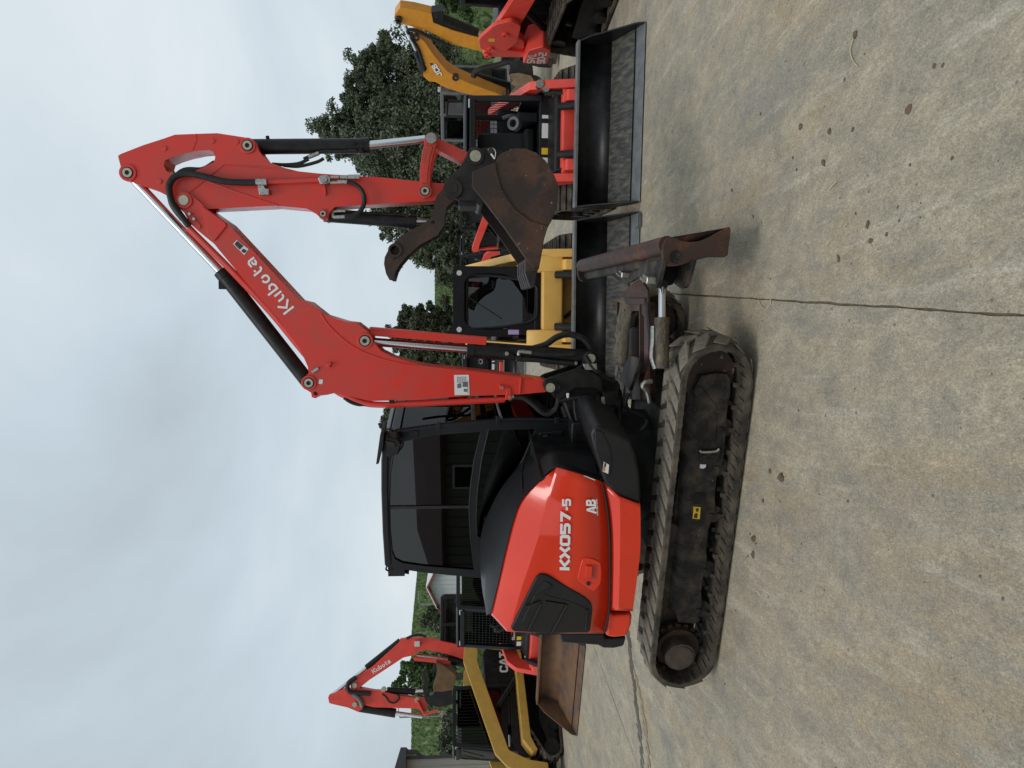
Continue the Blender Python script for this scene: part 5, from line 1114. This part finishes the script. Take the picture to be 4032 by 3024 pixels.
for s in (-1, 1):
    for k in range(3): G().tube([(.55, s * .50, 1.02 - .03 * k), (.85, s * (.53 + .02 * k), .98 - .05 * k), (1.02, s * (.48 + .02 * k), .86 - .06 * k), (1.10, s * .42, .66 - .04 * k)], .016, 7).build('hose', HOSE, K1)
    G().cyl((.98, s * .55, 1.02), (1.08, s * .55, 1.02), .05, n=10).build('hose_coupler', ZINC, K1); G().cyl((.98, s * .50, .94), (1.07, s * .50, .94), .04, n=10).build('hose_coupler', ZINC, K1)
    for x, z in ((1.13, .60), (1.16, .42)): G().cyl((x, s * .60, z), (x, s * .615, z), .02, n=8).build('bolt', EARS, K1)
for k in range(16): G().ring((1.34, -.5 + k * .065, .60), (1.35, -.5 + k * .065, .60), .022, .012, n=8).build('chain_link', EARS, C1)
G().tube([(.95, -.2, .66), (1.02, -.1, .56), (.97, .05, .46), (1.05, .15, .40)], .022, 8).build('hose', HOSE, C1)
# ================================================================== land, trees and buildings behind
import numpy as np
def hillz(x, y):
    top = 5.7 if x > 0 else 5.7 + min(4.2, -x * .095)
    t = min(1.0, max(0.0, (y - 34) / 106.0)); t = t * t * (3 - 2 * t)
    return -.06 + top * t - max(0, y - 140) * .012
rs = random.Random(11)
ys = [30 + (i / 60.0) ** 1.35 * 190 for i in range(61)]; xs = [-190 + i * 3.0 for i in range(128)]
rows = [[(x, y, hillz(x, y) + (rs.uniform(-.12, .16) if y > 40 else 0)) for x in xs] for y in ys]
CROP = mat('green crop', (.115, .165, .058), .85, col2=(.08, .12, .042), nscale=.35, namt=.8, col3=(.16, .22, .055), n3=2.2, lo3=.55, hi3=.7, bump=.6, bscale=2.0)
tag(G().loft(rows).build('hill', CROP, smooth=0), kind='structure')
def quads(name, C, U, W, m, parent=None):
    n = len(C); v = np.empty((n * 4, 3), np.float32); v[0::4] = C - U - W; v[1::4] = C + U - W; v[2::4] = C + U + W; v[3::4] = C - U + W
    me = bpy.data.meshes.new(name); me.vertices.add(n * 4); me.vertices.foreach_set('co', v.ravel()); me.loops.add(n * 4); me.loops.foreach_set('vertex_index', np.arange(n * 4, dtype=np.int32))
    me.polygons.add(n); me.polygons.foreach_set('loop_start', np.arange(0, n * 4, 4, dtype=np.int32)); me.polygons.foreach_set('loop_total', np.full(n, 4, np.int32)); me.update(); me.validate()
    me.materials.append(m); o = bpy.data.objects.new(name, me); COL.objects.link(o)
    if parent: o.parent = parent
    return o
ng = np.random.default_rng(5)
def randdir(n):
    d = ng.normal(size=(n, 3)); return d / np.linalg.norm(d, axis=1)[:, None]
def crop_rows():
    n = 42000; y = 42 + ng.random(n) ** 1.1 * 100; x = (ng.random(n) * 2 - 1) * (y * .62 + 6); y = np.where(ng.random(n) < .3, 132 + ng.random(n) * 10, y)
    z = np.array([hillz(a, b) for a, b in zip(x, y)])
    C = np.stack([x, y, z + .22], 1); W = np.stack([ng.normal(size=n) * .10, ng.normal(size=n) * .10, np.full(n, .28) + ng.random(n) * .14], 1); U = np.stack([np.full(n, .10), ng.normal(size=n) * .05, ng.normal(size=n) * .05], 1)
    return quads('crop_plants', C, U, W, CROP)
tag(crop_rows(), 'green crop plants covering the hillside field', 'crop', kind='stuff')
def leafmat(name, a, b, c):
    m = mat(name, a, .6, col2=b, nscale=1.1, namt=.9, lo=.38, hi=.62, col3=c, n3=5.5, lo3=.58, hi3=.7); return m
LEAF = leafmat('dark tree leaves', (.066, .086, .048), (.105, .13, .072), (.165, .19, .115))
LEAF2 = leafmat('feathery needles', (.055, .068, .034), (.085, .10, .045), (.12, .13, .06))
LEAF3 = leafmat('fresh green leaves', (.06, .10, .03), (.10, .155, .045), (.14, .19, .07))
BARK = mat('grey brown bark', (.07, .055, .042), .9, col2=(.12, .10, .08), nscale=9, namt=.7, bump=.5, bscale=18)
def tree(label, lobes, d, leaf, m, dens=1.0, droop=0.0, name='tree', cat='tree', group=None, trunk_px=None, spread=.75):
    """lobes: (px, py, radius in photo pixels of the 2212 px view) measured at distance d"""
    k = 1.8228; L = []
    for a, b, r in lobes:
        P = atd((a * k, b * k), d); L.append((P, r * k / FPX * d))
    base = sum((l[0] for l in L), V()) / len(L); bx = base.x if trunk_px is None else atd((1800, trunk_px * k), d).x
    bz = hillz(bx, d) if d > 32 else 0.0
    e = empty(name, (bx, d, bz), 0, label, cat, group)
    Cs, Us, Ws = [], [], []
    for P, r in L:
        dep = r * .8
        nc = max(14, int(58 * r * r * dens)); D = randdir(nc); rad = ng.random(nc) ** .42 * (1 + .22 * ng.normal(size=nc))
        cc = np.array(P) + D * rad[:, None] * np.array([r, dep, r]) + np.array([0, ng.normal() * .6, 0])
        for q in cc:
            nl = int(105 * min(1.2, dens) * (.5 + ng.random() * .9)); cs = (.26 + ng.random() * .40) * spread * max(.5, min(1.3, r / 1.6))
            dd = randdir(nl) * (ng.random(nl) ** .5)[:, None] * cs * np.array([1.15, 1.15, .75])
            c = q + dd; u = randdir(nl); w_ = randdir(nl); w_[:, 2] -= droop; w_ = np.cross(u, w_) if droop == 0 else w_
            w_ /= np.linalg.norm(w_, axis=1)[:, None]; u = np.cross(w_, randdir(nl)); u /= np.linalg.norm(u, axis=1)[:, None] + 1e-6
            s = leaf * (.6 + ng.random(nl) * .8)
            Cs.append(c); Us.append(u * (s * .42)[:, None]); Ws.append(w_ * (s * (.9 if droop == 0 else 1.5))[:, None])
    C = np.concatenate(Cs) - np.array([bx, d, bz]); U = np.concatenate(Us); W = np.concatenate(Ws)
    keep = C[:, 2] > .25
    quads('crown', C[keep], U[keep], W[keep], m, e)
    top = max(l[0].z for l in L) - bz; g = G()
    g.tube([(0, 0, -.1), (.05, 0, top * .3), (base.x - bx, 0, top * .62), (base.x - bx, 0, top * .9)], lambda t: .26 * (1 - .8 * t) * (.5 + .12 * top), 10)
    g.build('trunk', BARK, e)
    lm = G()
    for P, r in L:
        q = V((P.x - bx, P.y - d, P.z - bz)); st = V(((base.x - bx) * .6, 0, min(top * .55, max(.3, q.z * .5)))); lm.tube([st, st.lerp(q, .5) + V((0, .1, .15)), q], lambda t: .10 * (1 - .75 * t), 7)
    lm.build('limbs', BARK, e)
    return e
tree('large dark leafy tree spreading behind the amber excavator', [(700,292,22),(716,268,26),(745,262,36),(765,235,40),(780,300,60),(790,200,46),(800,150,36),(812,118,26),(850,130,40),(858,210,70),(860,300,85),(868,390,80),(850,440,50),(905,470,60),(830,480,26),(930,530,44),(905,545,30),(955,575,32),(925,150,80),(935,250,100),(945,350,100),(960,440,90),(985,520,60),(985,300,110),(800,340,40),(735,320,24),(1000,560,40)], 30, .052, LEAF, dens=1.15, spread=.92)
tree('feathery evergreen tree between the boom and the yellow loader', [(866,690,20),(880,700,34),(900,680,30),(915,715,44),(940,690,40),(950,740,50),(975,700,40),(985,760,50),(895,750,40),(930,790,46),(970,800,50),(870,735,26),(1000,730,50)], 33, .060, LEAF2, dens=1.0, droop=.5)
tree('small feathery treetop showing above the front of the cab', [(838,905,16),(850,918,22),(870,915,30),(890,935,36),(905,900,30),(870,950,34),(920,960,50),(960,930,50)], 35, .060, LEAF2, dens=1.0, droop=.5)
tree('round green tree under the arm of the far red excavator', [(862,1476,15),(872,1492,15),(880,1455,22),(895,1480,26),(890,1440,20),(910,1462,30),(930,1480,32),(925,1440,30),(950,1460,34)], 45, .09, LEAF3, dens=.8)
tree('bushy tree at the right edge behind the amber boom', [(962,8,18),(975,20,22),(985,-5,26),(1000,15,30),(970,-25,30)], 36, .075, LEAF3, dens=.9)
tree('narrow dark clipped conifer standing beside the white barn', [(916,1333,5),(924,1333,9),(934,1332,13),(945,1331,14),(955,1331,14),(965,1331,13)], 40, .06, LEAF, dens=5, spread=.5)
for i, (a, b, r, l) in enumerate(((962,1560,16,'dark hedge bush under the wooden fence rails'), (958,1600,14,'dark hedge bush below the fence nearest the beige shed'), (955,1400,16,'dark bush behind the far red excavator boom'), (985,600,26,'leafy bush at the foot of the field behind the thumb'), (1000,520,26,'leafy bush behind the far red loaders'), (1010,470,24,'leafy bush behind the raised bucket'))):
    tree(l, [(a, b, r), (a + 8, b + 14, r * .8), (a + 10, b - 14, r * .8)], 40 if i < 3 else 31, 0.075, LEAF if i < 3 else LEAF3, dens=1.0, name='bush', cat='bush', group='bushes along the field edge')
# white barn with red trim
WALLW = mat('white ribbed siding', (.62, .63, .63), .5); WALLB = mat('beige ribbed siding', (.34, .32, .27), .55, col2=(.28, .27, .23), nscale=2, namt=.5); TRIM = mat('dark red trim', (.30, .035, .03), .5); ROOFG = mat('dark grey trim', (.045, .045, .05), .5); ROOFR = mat('dark red roof sheet', (.10, .03, .03), .45)
D = 50.0; pk = atd((1682, 2306), D); ev = atd((1740, 2420), D); hw = pk.x - ev.x; bg0 = hillz(pk.x, D)
barn = empty('barn', (pk.x, D, bg0), 0, 'white ribbed barn gable with dark red roof trim on the hillside', 'barn')
zp, ze = pk.z - bg0, ev.z - bg0
wl_ = G().prism([(-hw * .94, -.5), (hw * .94, -.5), (hw * .94, ze - .05), (0, zp - .1), (-hw * .94, ze - .05)], .0, 7).build('wall', WALLW, barn)
for k in range(int(hw * 2 / .3)):
    x = -hw * .92 + k * .3; zt = zp - .12 - abs(x) / hw * (zp - ze); G().box(x, x + .05, -.03, .0, -.4, zt).build('rib', WALLW, barn, smooth=0)
for s in (-1, 1):
    G().loft([[(0, -.35, zp), (s * hw * 1.04, -.35, ze - .04)], [(0, 7.3, zp), (s * hw * 1.04, 7.3, ze - .04)]]).build('roof', WALLW, barn, solid=.08)
    G().bar((0, -.37, zp - .04), (s * hw * 1.05, -.37, ze - .09), .08, .16, up=(0, 1, 0)).build('roof_trim', TRIM, barn)
# beige shed cut off by the left edge
D = 22.0; cr = atd((1588, 2987), D); bot = -.04
sh_ = empty('shed', (cr.x, D, bot), R(29), 'beige ribbed shed with dark eave cut off by the left edge', 'shed')
hz_ = cr.z - bot - .1
G().box(-9, 0, 0, 6, 0, hz_).build('wall', WALLB, sh_)
for k in range(30): G().box(-9 + k * .3, -8.94 + k * .3, -.03, 0, 0, hz_).build('rib', WALLB, sh_, smooth=0)
for k in range(19): G().box(0, .03, .2 + k * .3, .26 + k * .3, 0, hz_).build('rib', WALLB, sh_, smooth=0)
G().box(-.03, .06, -.05, .06, 0, hz_).build('corner_trim', ROOFG, sh_)
G().prism([(-9.3, hz_ + .0), (.28, hz_ + .0), (.28, hz_ + .16), (-4.5, hz_ + 1.55), (-9.3, hz_ + .16)], -.4, 6.3).build('roof', ROOFG, sh_)
G().tube([(.16, -.3, hz_ + .05), (.16, -.2, hz_ - .25), (.06, -.1, hz_ - .4)], .06, 8).build('downpipe', ROOFG, sh_)
# wooden fence by the field
D = 42.0; p0 = atd((1742, 2810), D); p1 = atd((1742, 2990), D); z0 = hillz(p0.x, D); FW = mat('pale fence timber', (.36, .28, .19), .8, col2=(.24, .19, .13), nscale=5, namt=.7)
fe = empty('fence', ((p0.x + p1.x) / 2, D, z0), 0, 'pale wooden rail fence at the edge of the field, left', 'fence')
n = 5
for i in range(n):
    x = p0.x + (p1.x - p0.x) * i / (n - 1) - (p0.x + p1.x) / 2; G().box(x - .06, x + .06, -.06, .06, -.4, p0.z - z0 + .15).build('post', FW, fe)
for dz in (0, -.24, -.6): G().box(p1.x - (p0.x + p1.x) / 2 - .2, p0.x - (p0.x + p1.x) / 2 + .2, -.10, -.06, p0.z - z0 + dz - .06, p0.z - z0 + dz + .06).build('rail', FW, fe)
# poles and wire
PL_ = mat('grey pole', (.25, .25, .25), .6)
for (vx, vy, lab) in ((1573, 2825, 'thin light pole with short arm beyond the far red excavator'), (1652, 2379, 'thin distant pole rising above the hill beside the barn')):
    D = 75.0; t_ = atd((vx, vy), D); hb = hillz(t_.x, D); po = empty('light_pole', (t_.x, D, hb), 0, lab, 'pole')
    G().cyl((0, 0, 0), (0, 0, t_.z - hb), .07, n=8).build('pole', PL_, po); G().tube([(0, 0, t_.z - hb - .05), (.5, 0, t_.z - hb + .08), (1.1, 0, t_.z - hb + .1)], .045, 6).build('lamp_arm', PL_, po)
    G().box(.95, 1.4, -.1, .1, t_.z - hb + .03, t_.z - hb + .13).build('lamp_head', PL_, po, bevel=.02)
# building behind the photographer, seen only as a reflection in the cab windows
bl_ = empty('metal_building', (-6, -13, -.04), 0, 'long green-grey ribbed metal building with dark red roof, mirrored in the cab window', 'building')
WALLG = mat('green grey siding', (.22, .23, .19), .55)
G().box(-22, 18, -8, 0, 0, 2.75).build('wall', WALLG, bl_)
for k in range(60): G().box(-22 + k * .66, -21.9 + k * .66, 0, .05, 0, 2.75).build('rib', WALLG, bl_, smooth=0)
G().prism([(.5, 2.65), (.5, 2.80), (-5, 4.35), (-9, 2.8)], -22.4, 18.4, ax='x').build('roof', ROOFR, bl_)
for x in (-14, -8, 6): 
    w0 = G().box(x, x + 1.4, .04, .10, 1.2, 2.3).build('window', LABEL, bl_); G().box(x + .1, x + 1.3, .10, .12, 1.3, 2.2).build('pane', GLASS, w0, smooth=0)
# ================================================================== small things on the concrete
CL = [('Z7',920,110,30),('Z7',858,75,13),('Z7',820,232,13),('Z7',772,435,24),('Z7',768,520,18),('Z7',740,528,8),('Z7',675,820,7),('Z7',910,235,6),('Z7',1120,198,6),('Z7',1025,462,6),('Z7',752,410,8),('Z7',782,462,10),
 ('Z6',1315,183,18),('Z6',1022,675,16),('Z6',1175,700,16),('Z6',1300,692,10),('Z6',1597,585,22),('Z6',1145,868,18),('Z6',1000,905,9),('Z6',1830,843,12),('Z6',1380,1197,18),('Z6',1395,1285,15),('Z6',1480,1250,12),('Z6',1225,1380,16),('Z6',655,1015,11),('Z6',980,842,9),('Z6',808,607,8),('Z6',1540,1105,9),('Z6',768,1155,8),('Z6',1660,1160,7),('Z6',1255,425,8),('Z6',1315,1140,9),('Z6',1735,352,12),('Z6',1780,348,9),('Z6',1290,1408,7),('Z6',1605,880,9)]
rc = random.Random(21)
CLAB = ['largest mud clod on the concrete, beside the front half of the near track', 'small mud lump beside the largest clod, nearest the track', 'small mud lump beside the track, between the largest clod and the crumbled pair', 'big crumbled mud clod beside the middle of the track', 'round mud clod just behind the big crumbled one', 'tiny mud crumb touching the round clod behind the crumbled one', 'tiny mud crumb beside the rear of the track', 'tiny mud crumb level with the small lump by the track', 'lone tiny mud crumb farther out from the largest clod', 'lone tiny crumb well out from the crumbled clod', 'small crumb at the track side of the crumbled clod', 'small crumb between the crumbled clod and the round one', 'brown mud clod on the ochre stain at the far right', 'mud clod nearest the wide black bucket of the three in a row', 'middle clod of the three in a row across the right side', 'elongated clod at the end of the row of three', 'largest dark clod out on the right side, away from the machines', 'long-shaped clod below the row of three', 'small dark lump beside the long-shaped clod', 'mud clod far down the right side on brown-stained concrete', 'upper of the pair of clods near the joint, brownest', 'lower grey clod of the pair near the joint', 'small clod just beyond the pair near the joint', 'round clod lying close to the concrete joint', 'reddish curled scrap of mud halfway between blade and black bucket', 'small oval lump left of the long-shaped clod', 'small crumb nearest the wide black bucket', 'small flat crumb between the right-side pair and the stained corner', 'small crumb just in front of the rusty blade tip', 'tiny crumb beyond the pair near the joint', 'small crumb above the row of three clods', 'small crumb beside the brownest clod of the pair', 'grey smear-like clod high on the right side', 'smaller grey clod touching the grey smear-like one', 'tiny crumb beside the round clod by the joint', 'grey lump between the large dark clod and the stained corner']
for (cr_, x, y, r), cl_ in zip(CL, CLAB):
    c = {'Z6': Z6, 'Z7': Z7}[cr_](x, y); P = gnd(c); rad = r * .738 / FPX * (P - CAM).length * .9
    bm = bmesh.new(); bmesh.ops.create_icosphere(bm, subdivisions=2, radius=1)
    sx_, sy_ = rc.uniform(.8, 1.35), rc.uniform(.7, 1.1); ph = [rc.uniform(0, 6) for _ in range(4)]
    for v in bm.verts:
        k = 1 + .22 * math.sin(3 * v.co.x + ph[0]) * math.sin(2.5 * v.co.y + ph[1]) + rc.uniform(-.26, .26); v.co = V((v.co.x * sx_ * k, v.co.y * sy_ * k, v.co.z * .46 * k))
        v.co *= rad; v.co.z += rad * .14
    me = bpy.data.meshes.new('mud_clod'); bm.to_mesh(me); bm.free(); me.materials.append(MUD)
    o = bpy.data.objects.new('mud_clod', me); COL.objects.link(o); o.location = (P.x, P.y, 0); o.rotation_euler = (0, 0, rc.uniform(0, 6.2))
    tag(o, cl_, 'mud clod', 'mud clods scattered on the concrete')
STRAW = mat('dry straw', (.52, .42, .24), .8)
for i, (t, z_, lab) in enumerate((('1170,1015 1190,990 1215,965', Z6, 'pale straight straw among the mud clods'), ('795,1600 805,1625 820,1645 835,1650', Z6, 'yellow curled straw lying by the joint'), ('858,1595 860,1620 845,1640 832,1650', Z6, 'grey curled grass stem lying by the joint'), ('1300,205 1285,270 1300,325 1325,355', Z6, 'pale curved straw beside the rust-stained concrete at right'), ('1250,1210 1260,1200 1270,1192', Z6, 'tiny straw near the two brown clods'))):
    o = G().tube([gnd(z_(*map(float, q.split(','))), .006) for q in t.split()], .0035, 5).build('straw', STRAW); tag(o, lab, 'straw', 'straws on the concrete')
# grit, wet trail
n = 900; P = []; g = G(); rg = random.Random(4)
for i in range(n):
    x = rg.uniform(-6, 5); y = 2.2 + rg.random() ** 1.3 * 9; s = rg.uniform(.002, .008); 
    g.add([(x - s, y - s * .7, 0), (x + s, y - s, 0), (x + s * .8, y + s, 0), (x - s, y + s * .9, 0), (x, y, s * 1.1)], [(0,1,4),(1,2,4),(2,3,4),(3,0,4)])
tag(g.build('grit', mat('grit', (.12, .10, .08), .9, col2=(.3, .27, .22), nscale=2, namt=.9), smooth=0), 'scattered grit and crumbs on the concrete', 'grit', kind='stuff')
WET = mat('wet concrete', (.10, .09, .075), .25, col2=(.16, .145, .12), nscale=8, namt=.8); g = G(); RUSTW = mat('rusty seep', (.24, .17, .09), .6, col2=(.33, .28, .2), nscale=9, namt=.8)
g2 = G()
def blob(gx, P, r, z, el=1.6):
    n_ = 12; a0 = rg.uniform(0, 6); an = rg.uniform(-.3, .3) + 1.2; pts = []
    for i in range(n_):
        a = 2 * math.pi * i / n_; q = r * rg.uniform(.6, 1.25); x, y = q * math.cos(a) * el, q * math.sin(a); pts.append((P.x + x * math.cos(an) - y * math.sin(an), P.y + x * math.sin(an) + y * math.cos(an), z))
    gx.add(pts, [tuple(range(n_))])
for path, gx, rr, z in (('95,930 108,1050 125,1180 140,1300 160,1450 175,1659', g, .040, .004), ('130,1140 160,1250 180,1350 195,1480 212,1659', g2, .032, .0045), ('105,960 118,1100 132,1240 150,1400', g, .025, .005)):
    P = [gnd(Z7(*map(float, q.split(',')))) for q in path.split()]
    P = resamp(spline(P, 6), 34)
    for q in P: blob(gx, q + V((rg.uniform(-.03, .03), rg.uniform(-.06, .06), 0)), rr * rg.uniform(.6, 1.3), z + rg.uniform(0, .0006), rg.uniform(1.4, 2.6))
tag(g.build('wet_trail', WET, smooth=0), 'dark wet drips trailing away behind the excavator tracks', 'wet trail', kind='stuff')
tag(g2.build('rusty_seep', RUSTW, smooth=0), 'brown rusty seep beside the wet drips', 'stain', kind='stuff')
